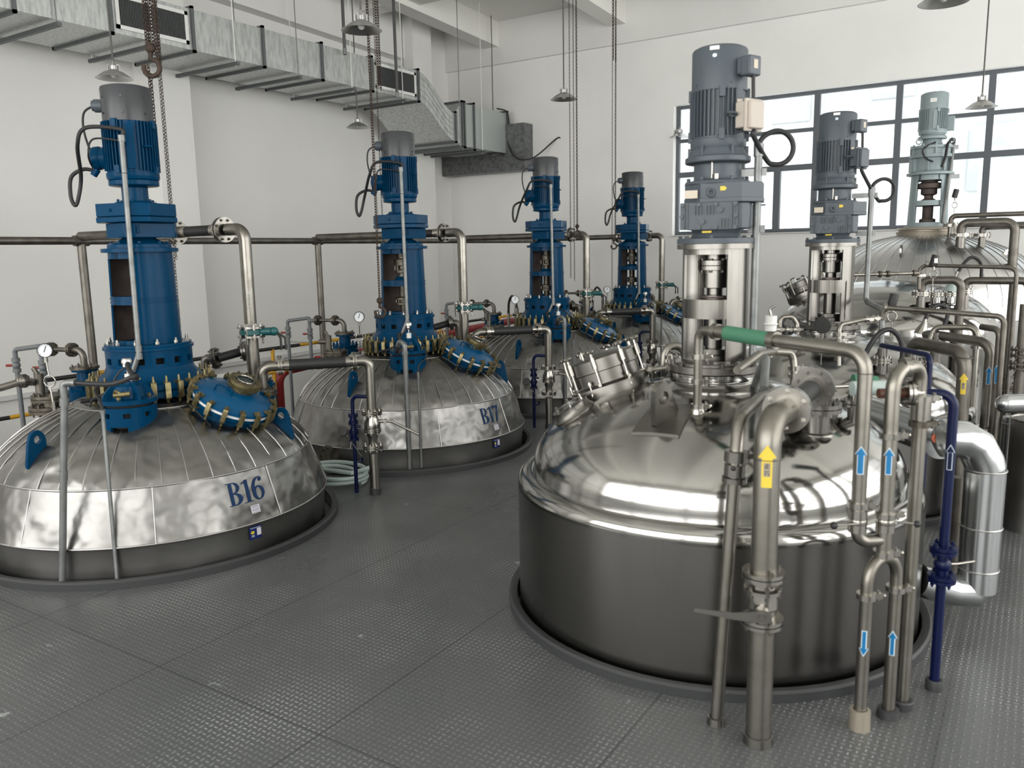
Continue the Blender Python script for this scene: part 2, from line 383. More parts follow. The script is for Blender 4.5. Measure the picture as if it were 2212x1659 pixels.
for y0, y1 in ((-1.2, -.65), (2.5, 3.0), (6.55, 7.08), (11.68, 12.2)):
    struct('trim_%d' % n, MB().box((XL+.2, (y0+y1)/2, 1.6), (.4, y1-y0, 9.4)), wallm, loc=(XL+.2, (y0+y1)/2, -3.1)); n += 1
struct('trim_%d' % n, MB().box((XL+.03, (YF+YB)/2, .29), (.06, YB-YF, .05)), ledgem, loc=(XL, 0, .3)); n += 1
# kerb rings round the floor openings
for x, y, r in holes:
    k = MB().lathe([(r, -.06), (r, .045), (r+.012, .05), (r+.035, .05), (r+.045, .04), (r+.045, .0005), (r+.02, .0005)], (x, y, 0), seg=96, cap=False)
    struct('trim_%d' % n, k, kerbm, loc=(x, y, 0)); n += 1

# window in the back wall
w = MB(); yc = YB+.16
fw = .05
for i, x in enumerate(WX):
    wd = .055 if i in (0, len(WX)-1) else .085
    w.box((x+(wd/2 if i == 0 else (-wd/2 if i == len(WX)-1 else 0)), yc, (WZ0+WZ1)/2), (wd, .07, WZ1-WZ0-.0))
for z, t in ((WZ0+.03, .06), (WZ1-.025, .05), (3.60, .055), (3.05, .085)): w.box(((WX[0]+WX[-1])/2, yc, z), (WX[-1]-WX[0], .066, t))
w.box((-3.6, yc-.004, 2.56), (.10, .08, .95)); w.box((-.17, yc-.004, 2.56), (.08, .08, .95)); w.box((-3.82, yc-.05, 2.5), (.12, .02, .02))
wf = struct('window_1', w, framem, loc=(WX[0], yc, WZ0))
obj('window_sill', MB().box(((WX[0]+WX[-1])/2, YB+.05, WZ0-.006), (WX[-1]-WX[0], .22, .012)), whitem, wf)
for a, b in zip(WX, WX[1:]):
    for c, d in ((WZ0, 3.05), (3.05, 3.60), (3.60, WZ1)): obj('pane', MB().box(((a+b)/2, yc, (c+d)/2), (b-a, .006, d-c)), glassm, wf)
# unseen windows added to the front and right walls to let daylight in
k = 2
for i in range(3):
    x0, x1 = -9.4+4.5*i, -5.1+4.5*i; m = MB()
    for x in (x0+.04, (x0*2+x1)/3, (x0+2*x1)/3, x1-.04): m.box((x, YF-.12, 3.1), (.06, .07, 5.0))
    for z in (.64, 2.2, 5.56): m.box(((x0+x1)/2, YF-.12, z), (x1-x0, .066, .08))
    struct('window_%d' % k, m, framem, loc=(x0, YF, .6)); k += 1
for i in range(4):
    y0, y1 = -.85+3.5*i, 2.45+3.5*i; m = MB()
    for y in (y0+.04, (y0*2+y1)/3, (y0+2*y1)/3, y1-.04): m.box((XR+.12, y, 3.05), (.07, .08, 5.1))
    for z in (.54, 2.2, 3.9, 5.56): m.box((XR+.12, (y0+y1)/2, z), (.066, y1-y0, .08))
    struct('window_%d' % k, m, framem, loc=(XR, y0, 1.1)); k += 1

# the pale building across the yard
fac = mat('facade_white', (.42, .425, .43), .9); facb = mat('facade_blue_panel', (.34, .36, .385), .8); facl = mat('facade_joint', (.36, .37, .385), .9)
bld = thing('building', (-2, 19.5, -6), 'pale tall building seen blurred outside the back window', 'building')
obj('facade', MB().box((-2, 20, 5), (34, 1, 26)), fac, bld)
jm = MB()
for x in (-13, -10.6, -8.2, -6.2, -4.3, -2.0, .3, 2.4): jm.box((x, 19.49, 5), (.025, .02, 26))
obj('panel_joint', jm, facl, bld)
for x, z0, z1 in ((-6.65, 1.0, 3.9), (-5.0, 4.6, 6.2), (-2.9, 4.9, 6.0), (-1.0, 2.9, 4.2), (-.8, 5.3, 6.4), (1.0, .9, 3.0)):
    p = obj('louvre_window', MB().box((x, 19.48, (z0+z1)/2), (.85, .04, z1-z0)), facb, bld)

print('room done')

# ================================================================ left row: four insulated vessels (built once, copied)
O = Vector((B[0][0], B[0][1], 0))
def Lp(x, y, z): return O+Vector((x, y, z))
UNITS = ['vessel B16', 'vessel B17', 'the third left-row vessel', 'the farthest left-row vessel']
unit = []     # (root, label with {T}) copied for the other three
def U(name, loc, label, cat, group=None):
    t = thing(name, loc, label.format(T=UNITS[0]), cat, group); unit.append((t, label)); return t

PRB = [(.42, .915), (.50, .895), (.60, .86), (.70, .815), (.80, .755), (.88, .695), (.94, .64), (.99, .58), (1.02, .53)]
def domez(r): return float(np.interp(r, [p[0] for p in PRB], [p[1] for p in PRB]))
def dome_n(x, y):
    r = math.hypot(x, y); dz = (domez(r+.02)-domez(r-.02))/.04
    return Vector((-dz*x/r, -dz*y/r, 1)).normalized()
NS = 44
def dented(prof, seg, amp, fr, seed):
    m = MB().lathe(prof, (0, 0, 0), seg=seg, cap=False)
    for i, p in enumerate(m.v):
        q = noise.noise(Vector((p.x*fr+seed, p.y*fr, p.z*fr*1.3)))+.5*noise.noise(Vector((p.x*fr*2.3, p.y*fr*2.3+seed, p.z*fr*3)))
        r = math.hypot(p.x, p.y); k = 1+amp*q/r
        m.v[i] = Vector((p.x*k, p.y*k, p.z+amp*q*.5))+O
    return m
ves = U('reactor_vessel', O, 'ribbed metal-clad dome of {T}', 'vessel')
pr = []
for (r0, z0), (r1, z1) in zip(PRB, PRB[1:]):
    for k in range(3): pr.append((r0+(r1-r0)*k/3, z0+(z1-z0)*k/3))
pr.append(PRB[-1])
top = dented([(.30, .93)]+pr, NS*5, .011, 4.2, 3.1)
obj('dome_cladding', top, insul, ves, sharp=60)
seams = MB()
for i in range(NS):
    a = 2*PI*i/NS; seams.tube([Lp(r*math.cos(a), r*math.sin(a), z+.002) for r, z in [(.5, .895)]+PRB[2:]], .0038, seg=6)
obj('standing_seam', seams, insul_seam, ves)
sk = dented([(1.02, .535), (1.045, .46), (1.075, .38), (1.10, .30), (1.13, .215)], 200, .010, 3.4, 9.7)
obj('skirt_cladding', sk, insul, ves, sharp=60)
m = MB()
for i in range(9):
    a = 2*PI*(i+.105)/9; m.tube([Lp(1.022*math.cos(a), 1.022*math.sin(a), .53), Lp(1.132*math.cos(a), 1.132*math.sin(a), .22)], .0035, seg=6)
m.torus(Lp(0, 0, .532), 1.022, .0065, seg=128, sub=6); m.torus(Lp(0, 0, .218), 1.131, .006, seg=128, sub=6); m.torus(Lp(0, 0, .897), .50, .006, seg=96, sub=6)
obj('seam_bead', m, insul_seam, ves)
m = MB().lathe([(1.128, .22), (1.115, .19), (1.108, .05), (1.10, -.5), (1.0, -1.0), (.1, -1.3)], O, seg=128, cap=False)
m.add([Lp(1.11*math.cos(a)*1, 1.11*math.sin(a), z) for a, z in ()], [])
obj('lower_band', m, band, ves)
m = MB().lathe([(.30, .93), (.30, .90), (.42, .90), (.44, .915)], O, seg=64, cap=False)
obj('neck_collar', m, band, ves)
# lifting lugs
def lug(x, y, m):
    r = math.hypot(x, y); z = domez(min(r, 1.0)); e = Vector((x/r, y/r, 0)); o = Lp(x, y, z); M = M3(o, e, (0, 0, 1))
    out = [(-.055, -.03), (-.055, .09), (-.045, .125), (-.02, .15), (.01, .152), (.04, .13), (.055, .09), (.10, -.16), (.02, -.12)]
    hole = [(.012*math.cos(t)*2-.003, .012*math.sin(t)*2+.095) for t in [2*PI*i/12 for i in range(12)]]
    # plate with a real eye: ring of quads from the eye to the outline
    th = .022; n = 24; ring_o = []; ring_i = []
    from itertools import cycle
    segl = [(Vector(out[i]), Vector(out[(i+1) % len(out)])) for i in range(len(out))]
    for i in range(n):
        t = 2*PI*i/n; d = Vector((math.cos(t), math.sin(t))); c = Vector((-.003, .095)); best = .3
        for p, q in segl:
            e2 = q-p; den = d.x*e2.y-d.y*e2.x
            if abs(den) < 1e-9: continue
            w_ = p-c; s_ = (w_.x*e2.y-w_.y*e2.x)/den; u_ = (w_.x*d.y-w_.y*d.x)/den
            if s_ > 0 and 0 <= u_ <= 1: best = min(best, s_)
        ring_o.append(c+d*best); ring_i.append(c+d*.024)
    vs = []; fs = []
    for zz in (-th/2, th/2):
        vs += [M@Vector((p.x, p.y, zz)) for p in ring_o]+[M@Vector((p.x, p.y, zz)) for p in ring_i]
    for i in range(n):
        j = (i+1) % n
        fs += [(i, j, n+j, n+i), (2*n+i, 3*n+i, 3*n+j, 2*n+j), (i, 2*n+i, 2*n+j, j), (n+i, n+j, 3*n+j, 3*n+i)]
    m.add(vs, fs)
for x, y in ((.80, .42), (.13, -.87), (-.80, .30)):
    m = MB(); lug(x, y, m); obj('lifting_lug', m, blue, ves)

# ---- agitator drive
ag = U('agitator_drive', Lp(0, 0, .93), 'tall blue motor and gearbox column standing on {T}', 'motor')
def ring_windows(m, r, z0, z1, n, wz0, wz1, frac, a_off=0, th=.02):
    """cylindrical shell with n rectangular windows"""
    cols = []
    for i in range(n):
        a = 2*PI*i/n+a_off; w_ = 2*PI/n*frac
        cols += [(a, a+w_, True), (a+w_, a+2*PI/n, False)]
    for a0, a1, win in cols:
        k = 3
        for s_ in range(k):
            b0 = a0+(a1-a0)*s_/k; b1 = a0+(a1-a0)*(s_+1)/k
            for c0, c1, row in ((z0, wz0, 0), (wz0, wz1, 1), (wz1, z1, 2)):
                if row == 1 and win: continue
                P = [(rr, a, z) for rr in (r-th, r) for a in (b0, b1) for z in (c0, c1)]
                m.add([Lp(q[0]*math.cos(q[1]), q[0]*math.sin(q[1]), q[2]) for q in P], [(0, 1, 3, 2), (4, 6, 7, 5), (0, 4, 5, 1), (2, 3, 7, 6), (0, 2, 6, 4), (1, 5, 7, 3)])
m = MB().lathe([(.36, .935), (.375, .945), (.375, .985), (.355, .99), (.355, .995), (.375, 1.0), (.375, 1.03), (.33, 1.055), (.285, 1.10), (.275, 1.13)], O, seg=64)
m.lathe([(.275, 1.11), (.275, 1.12)], O, seg=64)
ring_windows(m, .275, 1.12, 1.245, 14, 1.155, 1.195, .45)
m.lathe([(.26, 1.24), (.288, 1.245), (.288, 1.262), (.275, 1.268), (.275, 1.282), (.20, 1.285)], O, seg=64)
obj('mounting_ring', m, blue, ag, sharp=30)
m = MB()
for i in range(12):
    a = 2*PI*(i+.3)/12; c = Lp(.252*math.cos(a), .252*math.sin(a), 1.285); m.cyl(c, c+Vector((0, 0, .018)), .013, seg=6); m.cyl(c, c+Vector((0, 0, .035)), .008, seg=8)
obj('flange_bolt', m, steel, ag)
m = MB().lathe([(.20, 1.12), (.20, 1.24)], O, seg=32); obj('seal_housing', m, dark, ag)
NC = 30
def clamp_mb(a, r, z, n=None):
    """C-shaped clamp with its screw, at angle a"""
    e = Vector((math.cos(a), math.sin(a), 0)); m = MB(); M = M3(Lp(r*e.x, r*e.y, z), e, (0, 0, 1))
    m.prism([(-.03, .062), (.018, .058), (.024, .045), (.024, -.045), (.016, -.056), (-.03, -.060), (-.03, -.045), (.0, -.040), (.0, .040), (-.03, .045)], .034, M)
    q = Lp((r-.005)*e.x, (r-.005)*e.y, z); m.cyl(q+Vector((0, 0, .05)), q+Vector((0, 0, .098)), .010, .006, seg=8); m.cyl(q-Vector((0, 0, .05)), q-Vector((0, 0, .075)), .011, seg=6); m.cyl(q-Vector((0, 0, .07)), q-Vector((0, 0, .10)), .006, seg=6)
    return m
for i in range(NC): obj('clamp', clamp_mb(2*PI*(i+.35)/NC, .385, .992), brass, ag, sharp=30)
# lantern with two pairs of openings
def lantern(m, c, r0, r1, z0, z1, cen, half, rows, th=.012, seg=72):
    """shell; rows of openings (z0,z1) centred on angles cen"""
    zs = sorted({z0, z1, *[a for p in rows for a in p]}); ang = [2*PI*i/seg for i in range(seg+1)]
    for a0, a1 in zip(ang, ang[1:]):
        am = (a0+a1)/2; ins = any(abs((am-math.radians(q)+PI) % (2*PI)-PI) < math.radians(half) for q in cen)
        for c0, c1 in zip(zs, zs[1:]):
            if ins and any(p[0] <= c0 and c1 <= p[1] for p in rows): continue
            P = []
            for t in (th, 0):
                for a in (a0, a1):
                    for z in (c0, c1):
                        r = r0+(r1-r0)*(z-z0)/(z1-z0)-t; P.append((c[0]+r*math.cos(a), c[1]+r*math.sin(a), z))
            m.add(P, [(0, 1, 3, 2), (4, 6, 7, 5), (0, 4, 5, 1), (2, 3, 7, 6), (0, 2, 6, 4), (1, 5, 7, 3)])
def clean(o, d=1e-4):
    b = bmesh.new(); b.from_mesh(o.data); bmesh.ops.remove_doubles(b, verts=b.verts, dist=d)
    # drop internal walls shared by neighbouring cells
    seen = {}
    for f in list(b.faces):
        k = tuple(sorted(v.index for v in f.verts)); seen.setdefault(k, []).append(f)
    kill = [f for g in seen.values() if len(g) > 1 for f in g]
    bmesh.ops.delete(b, geom=kill, context='FACES_ONLY'); bmesh.ops.recalc_face_normals(b, faces=list(b.faces)); b.to_mesh(o.data); b.free()
    o.data.polygons.foreach_set('use_smooth', [True]*len(o.data.polygons)); o.data.set_sharp_from_angle(angle=math.radians(35))
    return o
m = MB(); lantern(m, O, .215, .20, 1.285, 1.885, (-82, 98), 36, ((1.31, 1.545), (1.60, 1.845)))
clean(obj('lantern', m, blue, ag))
obj('lantern_lining', MB().lathe([(.2005, 1.29), (.187, 1.88)], O, seg=48, cap=False, a0=math.radians(-40), a1=math.radians(58)).lathe([(.2005, 1.29), (.187, 1.88)], O, seg=24, cap=False, a0=math.radians(140), a1=math.radians(236)), primer, ag)
m = MB()
for z in (1.56, 1.585): m.lathe([(.203, z-.008), (.212, z-.006), (.212, z+.006), (.203, z+.008)], O, seg=64)
m.lathe([(.05, 1.555), (.20, 1.56), (.20, 1.59), (.08, 1.60), (.06, 1.63)], O, seg=48); obj('bearing_plate', m, blue, ag)
m = MB().lathe([(.035, 1.28), (.035, 1.36), (.085, 1.365), (.085, 1.385), (.06, 1.39), (.06, 1.41), (.085, 1.415), (.085, 1.43), (.04, 1.44), (.04, 1.56)], O, seg=32)
m.lathe([(.045, 1.60), (.045, 1.66), (.075, 1.665), (.075, 1.69), (.05, 1.70), (.05, 1.73), (.08, 1.735), (.08, 1.79), (.05, 1.80), (.05, 1.88)], O, seg=32)
for z in (1.40, 1.71):
    for i in range(8): a = 2*PI*i/8; m.cyl(Lp(.07*math.cos(a), .07*math.sin(a), z-.03), Lp(.07*math.cos(a), .07*math.sin(a), z+.03), .009, seg=6)
obj('drive_shaft', m, oldm, ag)
m = MB().lathe([(.20, 1.885), (.24, 1.887), (.24, 1.912), (.20, 1.915), (.198, 1.938), (.185, 1.945), (.15, 1.952), (.11, 1.975), (.095, 1.99), (.095, 2.02)], O, seg=56)
for i in range(8): a = 2*PI*i/8+.2; c = Lp(.172*math.cos(a), .172*math.sin(a), 1.94); m.cyl(c, c+Vector((0, 0, .016)), .011, seg=6)
obj('lantern_cap', m, blue, ag)
FA = math.radians(-33)     # gearbox faces the aisle
def rbox(m, c, sx, sy, sz, rz, cut=.0):
    h = [(sx/2, sy/2-cut), (sx/2-cut, sy/2), (-sx/2+cut, sy/2), (-sx/2, sy/2-cut), (-sx/2, -sy/2+cut), (-sx/2+cut, -sy/2), (sx/2-cut, -sy/2), (sx/2, -sy/2+cut)]
    R = Matrix.Translation(c)@Matrix.Rotation(rz, 4, 'Z'); return m.prism(h, sz, R)
m = MB(); GA = math.radians(-78)
rbox(m, Lp(.02, .015, 2.028), .30, .385, .095, GA+PI/2-.25+.0, .05)
m.lathe([(.12, 2.075), (.12, 2.10)], O, seg=32)
for k in range(4):
    d = Vector((math.cos(GA+.35), math.sin(GA+.35), 0)); t_ = Vector((-d.y, d.x, 0)); 
    m.box(Lp(.02, .015, 2.035)+d*.195+t_*(-.02+.03*k), (.012, .010, .06), GA+.35)
obj('gearbox_base', m, blue, ag, bevel=.008)
m = MB()
rbox(m, Lp(0, 0, 2.096), .452, .44, .034, GA+PI/2, .10); rbox(m, Lp(0, 0, 2.158), .452, .44, .082, GA+PI/2, .105)
for k in (-1, 0, 1):
    d = Vector((math.cos(GA+.4*k), math.sin(GA+.4*k), 0)); m.cyl(Lp(0, 0, 2.155)+d*.2, Lp(0, 0, 2.155)+d*.232, .011, seg=8)
m.lathe([(.135, 2.19), (.135, 2.208), (.12, 2.215), (.082, 2.218), (.082, 2.31), (.15, 2.318), (.155, 2.32), (.155, 2.352), (.12, 2.356)], O, seg=48)
for i in range(6): a = 2*PI*i/6+.3; m.cyl(Lp(.112*math.cos(a), .112*math.sin(a), 2.21), Lp(.112*math.cos(a), .112*math.sin(a), 2.232), .010, seg=6)
obj('gearbox', m, blue, ag, bevel=.006)
# motor: finned barrel, end bracket
def motor(m, c, z0, z1, r, nf=44, gap=()):
    m.lathe([(r*.93, z0), (r*.93, z1)], (c[0], c[1], 0), seg=48)
    m.lathe([(r*.96, z0-.03), (r*1.0, z0-.015), (r*1.0, z0+.012), (r*.93, z0+.015)], (c[0], c[1], 0), seg=48)
    for i in range(nf):
        a = 2*PI*i/nf
        if any(abs((a-math.radians(g)+PI) % (2*PI)-PI) < math.radians(w_) for g, w_ in gap): continue
        m.box((c[0]+r*.975*math.cos(a), c[1]+r*.975*math.sin(a), (z0+z1)/2+.01), (r*.13, r*.035, z1-z0-.03), a)
    for q in (45, 135, 225, 315):
        a = math.radians(q-20)
        for z in (z0+.03, z1-.02): m.box((c[0]+r*1.0*math.cos(a), c[1]+r*1.0*math.sin(a), z), (r*.16, r*.2, .05), a)
m = MB(); motor(m, O, 2.385, 2.725, .163, gap=((-33, 10), (-140, 22)))
a = math.radians(-33); m.box(Lp(.155*math.cos(a), .155*math.sin(a), 2.56), (.02, .05, .28), a)
a = math.radians(0); m.torus(Lp(.185*math.cos(a), .185*math.sin(a), 2.56), .02, .006, (0, 0, 1), 16, 6)
m.lathe([(.12, 2.352), (.155, 2.356), (.15, 2.37), (.12, 2.385), (.12, 2.40)], O, seg=40)
for i in range(8): a = 2*PI*i/8; m.box(Lp(.135*math.cos(a), .135*math.sin(a), 2.372), (.03, .01, .03), a)
mo = obj('motor_body', m, blue, ag)
m = MB().lathe([(0, 2.952), (.12, 2.95), (.152, 2.94), (.156, 2.93), (.156, 2.722), (.150, 2.722)], O, seg=56)
for q in (-45, 10, -100): a = math.radians(q); m.cyl(Lp(.15*math.cos(a), .15*math.sin(a), 2.77), Lp(.162*math.cos(a), .162*math.sin(a), 2.77), .008, seg=8); m.cyl(Lp(.15*math.cos(a), .15*math.sin(a), 2.87), Lp(.160*math.cos(a), .160*math.sin(a), 2.87), .007, seg=8)
obj('fan_cowl', m, cowlm, ag)
a = math.radians(-140); d = Vector((math.cos(a), math.sin(a), 0))
m = MB().cyl(Lp(0, 0, 2.50)+d*.13, Lp(0, 0, 2.50)+d*.19, .075, .07).lathe([(.072, 0), (.076, .01), (.072, .045), (.05, .066), (0, .075)], Lp(0, 0, 2.50)+d*.19, tuple(d), 28)
m.cyl(Lp(0, 0, 2.43)+d*.22, Lp(0, 0, 2.39)+d*.25, .022, seg=12)
obj('terminal_box', m, blue, ag)
m = MB().cyl(Lp(0, 0, 2.83)+d*.15, Lp(0, 0, 2.83)+d*.20, .042).cyl(Lp(0, 0, 2.83)+d*.20, Lp(0, 0, 2.83)+d*.215, .034); obj('cable_gland', m, greym, ag)
# cables
def loopcable(pts, r, n=40):
    P = [Vector(p) for p in pts]; out = []
    for i in range(len(P)-1):
        p0 = P[max(i-1, 0)]; p1 = P[i]; p2 = P[i+1]; p3 = P[min(i+2, len(P)-1)]
        for k in range(10):
            t = k/10; out.append(.5*((2*p1)+(-p0+p2)*t+(2*p0-5*p1+4*p2-p3)*t*t+(-p0+3*p1-3*p2+p3)*t**3))
    out.append(P[-1]); return MB().tube(out, r, seg=10)
obj('cowl_cable', loopcable([Lp(0, 0, 2.83)+d*.21, Lp(0, 0, 2.79)+d*.27, Lp(0, 0, 2.70)+d*.285, Lp(0, 0, 2.60)+d*.27, Lp(0, 0, 2.54)+d*.25], .007), rubber, ag)
ca = math.radians(-45); cd = Vector((math.cos(ca), math.sin(ca), 0)); ctop = Lp(0, 0, 2.60)+cd*.235
mid = (cd+d*1.1).normalized()
obj('power_cable', loopcable([ctop, ctop+Vector((0, 0, .05)), Lp(0, 0, 2.66)+mid*.27+cd*.04, Lp(0, 0, 2.56)+mid*.28+d*.06, Lp(0, 0, 2.38)+d*.30+mid*.03, Lp(0, 0, 2.24)+d*.36, Lp(0, 0, 2.20)+d*.385, Lp(0, 0, 2.26)+d*.405, Lp(0, 0, 2.38)+d*.39, Lp(0, 0, 2.43)+d*.31, Lp(0, 0, 2.42)+d*.24], .0125), rubber, ag)
obj('control_cable', loopcable([ctop-Vector((0, 0, .02)), Lp(0, 0, 2.60)+mid*.24, Lp(0, 0, 2.50)+mid*.25+d*.03, Lp(0, 0, 2.44)+d*.25], .006), rubber, ag)
cp = U('conduit', Lp(0, 0, 1.12)+cd*.30, 'upright galvanised conduit in front of the blue drive of {T}', 'conduit')
m = MB().tube([Lp(0, 0, 2.60)+cd*.235, Lp(0, 0, 1.24)+cd*.30, Lp(0, 0, 1.12)+cd*.30-Vector((.84, .54, 0))*.05], .0165, bend=.06)
obj('pipe', m, galv, cp)
m = MB()
for z, q in ((2.595, .235), (1.27, .298), (1.22, .30)): m.cyl(Lp(0, 0, z-.02)+cd*q, Lp(0, 0, z+.02)+cd*q, .0215, seg=14)
obj('coupling', m, galv, cp); m = MB().torus(Lp(0, 0, 2.38)+cd*.2455, .018, .002, seg=20, sub=6); obj('cable_tie', m, blackp, cp)
obj('flexible_conduit', loopcable([Lp(0, 0, 1.12)+cd*.30-Vector((.84, .54, 0))*.05, Lp(0, 0, 1.10)+cd*.33-Vector((.84, .54, 0))*.09, Lp(0, 0, 1.03)+cd*.37-Vector((.84, .54, 0))*.06, Lp(0, 0, 1.0)+cd*.41, Lp(.25, -.36, .99), Lp(.20, -.62, .985)], .014), rubber, cp)

# ---- blue flanged housing at the front of the dome
pc = (.375, -.415)
ph = U('nozzle_housing', Lp(pc[0], pc[1], .80), 'squat blue bolted nozzle housing on the aisle side of {T}', 'nozzle')
def LL(x, y, z): return Lp(pc[0]+x, pc[1]+y, z)
m = MB()
O_save = O.copy()
for i in range(48):
    a0 = 2*PI*i/48; a1 = 2*PI*(i+1)/48; am = math.degrees((a0+a1)/2) % 360
    cols = [(.70, .84), (.84, .888), (.888, .918), (.918, .95)]
    for c0, c1 in cols:
        if (c0, c1) == (.888, .918) and int(am/15) % 3 == 0: continue
        if c1 <= .84 and abs(((am-303+180) % 360)-180) < 18 and c0 < .79: c0 = .835
        P = [(rr*math.cos(a), rr*math.sin(a), z) for rr in (.14, .163) for a in (a0, a1) for z in (c0, c1)]
        m.add([LL(*q) for q in P], [(0, 1, 3, 2), (4, 6, 7, 5), (0, 4, 5, 1), (2, 3, 7, 6), (0, 2, 6, 4), (1, 5, 7, 3)])
obj('shell', m, blue, ph)
obj('inner_neck', MB().lathe([(.13, .78), (.13, .965)], LL(0, 0, 0), seg=32), dark, ph)
m = MB().lathe([(.10, .968), (.168, .968), (.168, .995), (.10, 1.0), (.095, 1.02), (.085, 1.07), (.05, 1.095), (0, 1.10)], LL(0, 0, 0), seg=40)
for k in range(4):
    a = PI/2*k-.15; e = Vector((math.cos(a), math.sin(a), 0)); M = M3(LL(0, 0, .995), e, (0, 0, 1))
    m.prism([(.0, 0), (.16, 0), (.15, .03), (.09, .10), (.0, .10)], .014, M)
obj('bonnet', m, blue, ph)
m = MB()
for k in range(4): a = PI/2*k+.6; m.tube([LL(.13*math.cos(a), .13*math.sin(a), 1.0), LL(.13*math.cos(a), .13*math.sin(a), 1.02)], .012, seg=6)
m.cyl(LL(.06, -.13, 1.03), LL(.12, -.06, 1.035), .016, seg=10); m.cyl(LL(.09, -.095, 1.03), LL(.07, -.13, 1.06), .012, seg=8)
obj('brass_fitting', m, brass, ph)
sn = U('temperature_sensor', LL(.02, 0, 1.10), 'small silver-headed sensor on the blue housing of {T}', 'sensor')
m = MB().cyl(LL(.02, 0, 1.10), LL(.02, 0, 1.145), .022, seg=6); obj('white_block', m, whitem, sn)
m = MB().cyl(LL(.02, 0, 1.14), LL(.02, 0, 1.20), .006).cyl(LL(.02, 0, 1.185), LL(.02, 0, 1.20), .014).lathe([(.016, 0), (.03, .012), (.032, .03), (.024, .045), (0, .052)], LL(.02, 0, 1.195), seg=20)
m.cyl(LL(.02, 0, 1.20), LL(.04, -.03, 1.20), .010); obj('sensor_head', m, alum, sn)
obj('signal_cable', loopcable([LL(.03, -.02, 1.19), LL(0, -.06, 1.14), LL(-.04, -.10, 1.05), LL(-.10, -.17, 1.0), LL(-.08, -.2, .96)], .006), rubber, sn)

# ---- blue manhole cover
mc = Vector((.60, .15)); nrm = (dome_n(mc.x, mc.y)+Vector((.05, .02, 0))).normalized(); mb0 = Lp(mc.x, mc.y, domez(mc.length)-.02)
mh = U('manhole_cover', mb0, 'round blue manhole lid ringed with brass clamps on {T}', 'manhole')
def onN(h, x=0, y=0):
    bx, by, bz = basis(nrm); return mb0+nrm*h+bx*x+by*y
m = MB().lathe([(.235, -.02), (.235, .045), (.262, .05), (.262, .075)], mb0, tuple(nrm), 56); obj('manhole_neck', m, blue, mh)
m = MB().lathe([(.25, .074), (.263, .075), (.263, .091), (.25, .092)], mb0, tuple(nrm), 56); obj('gasket', m, whitem, mh)
m = MB().lathe([(.262, .090), (.262, .108), (.235, .114), (.20, .130), (.13, .146), (.06, .153), (0, .155)], mb0, tuple(nrm), 56); obj('lid', m, bluel, mh)
bx, by, bz = basis(nrm)
for i in range(16):
    a = 2*PI*(i+.2)/16; e = bx*math.cos(a)+by*math.sin(a); c = onN(.083)+e*.272; M = M3(c, e, nrm); m = MB()
    m.prism([(-.03, .052), (.014, .048), (.019, .035), (.019, -.035), (.012, -.046), (-.03, -.050), (-.03, -.036), (.0, -.032), (.0, .032), (-.03, .036)], .03, M)
    m.cyl(c+nrm*.042, c+nrm*.066, .0085, seg=8); m.cyl(c-nrm*.045, c-nrm*.075, .009, seg=6)
    obj('clamp', m, brass, mh, sharp=30)
VD = Vector((.54, -.83, 0)); VR = Vector((.84, .54, 0))        # towards the viewer / to the right, from the left row
VDn = (VD-nrm*VD.dot(nrm)).normalized(); VRn = (VR-nrm*VR.dot(nrm)).normalized()
hc = mb0+nrm*.148+VDn*.10-VRn*.05
obj('handle', MB().tube([hc-VRn*.055, hc-VRn*.055+nrm*.045, hc+VRn*.055+nrm*.045, hc+VRn*.055], .006, bend=.015, seg=8), blue, mh)
sg = mb0+nrm*.145-VDn*.055+VRn*.02; sgn = nrm
m = MB().lathe([(.075, 0), (.075, .03), (.105, .035), (.108, .052), (.098, .055), (.098, .062), (.108, .066), (.108, .082), (.07, .084), (.062, .076)], sg, tuple(sgn), 36, cap=False)
o = obj('sight_glass_frame', m, brass, mh)
m = MB().lathe([(0, .074), (.064, .074), (.064, .078), (0, .078)], sg, tuple(sgn), 32); obj('sight_glass', m, sgm, mh)
m = MB()
for i in range(10):
    a = 2*PI*i/10; q = sg+(bx*math.cos(a)+by*math.sin(a))*.088; m.cyl(q+sgn*.03, q+sgn*.098, .0075, seg=6)
obj('sight_glass_bolt', m, oldm, mh)
m = MB().torus(sg+sgn*.086, .058, .006, tuple(sgn), 28, 6); obj('sight_glass_ring', m, steel, mh)
hp = mb0+nrm*.08-VDn*.27+VRn*.12
m = MB().box(hp, (.05, .03, .05)).cyl(hp-VRn*.05, hp+VRn*.05, .012).tube([hp, hp+nrm*.04+VDn*.05, hp+nrm*.05+VDn*.1], .012, seg=8); obj('hinge', m, blue, mh)

# ---- header branch, riser and butterfly valve
post = (-6.8, 3.88)
rs = U('vapour_riser', Lp(.16, .71, .86), 'vertical steel riser pipe behind {T}, elbowing to the header', 'pipe')
zt = 2.045
pA = Lp(.165, .735, 1.35); pB = Lp(.165, .735, zt); pC = Lp(0, .72, zt)
obj('riser_pipe', MB().tube([pA, pB, pC], .045, bend=.11), pipem, rs)
m = MB().flange(Lp(-.03, .718, zt), (1, -.02, 0), .093, .016, 8, .011, pair=False); m.flange(Lp(-.055, .717, zt), (1, -.02, 0), .093, .016, 8, .011, pair=False); obj('flange', m, steel, rs)
h0 = Vector((-5.62, 3.983, zt-.005)); h1 = Lp(-.06, .717, zt)
obj('end_sleeve', MB().cyl(h1, h1+(h0-h1).normalized()*.10, .044).cyl(h0, h0+(h1-h0).normalized()*.10, .044), steel, rs)
e = (h1-h0).normalized(); obj('rubber_sleeve', MB().cyl(h0+e*.09, h1-e*.09, .040), rubber, rs)
m = MB().flange(h0-e*.02, tuple(e), .093, .016, 8, .011, pair=True); obj('flange', m, steel, rs)
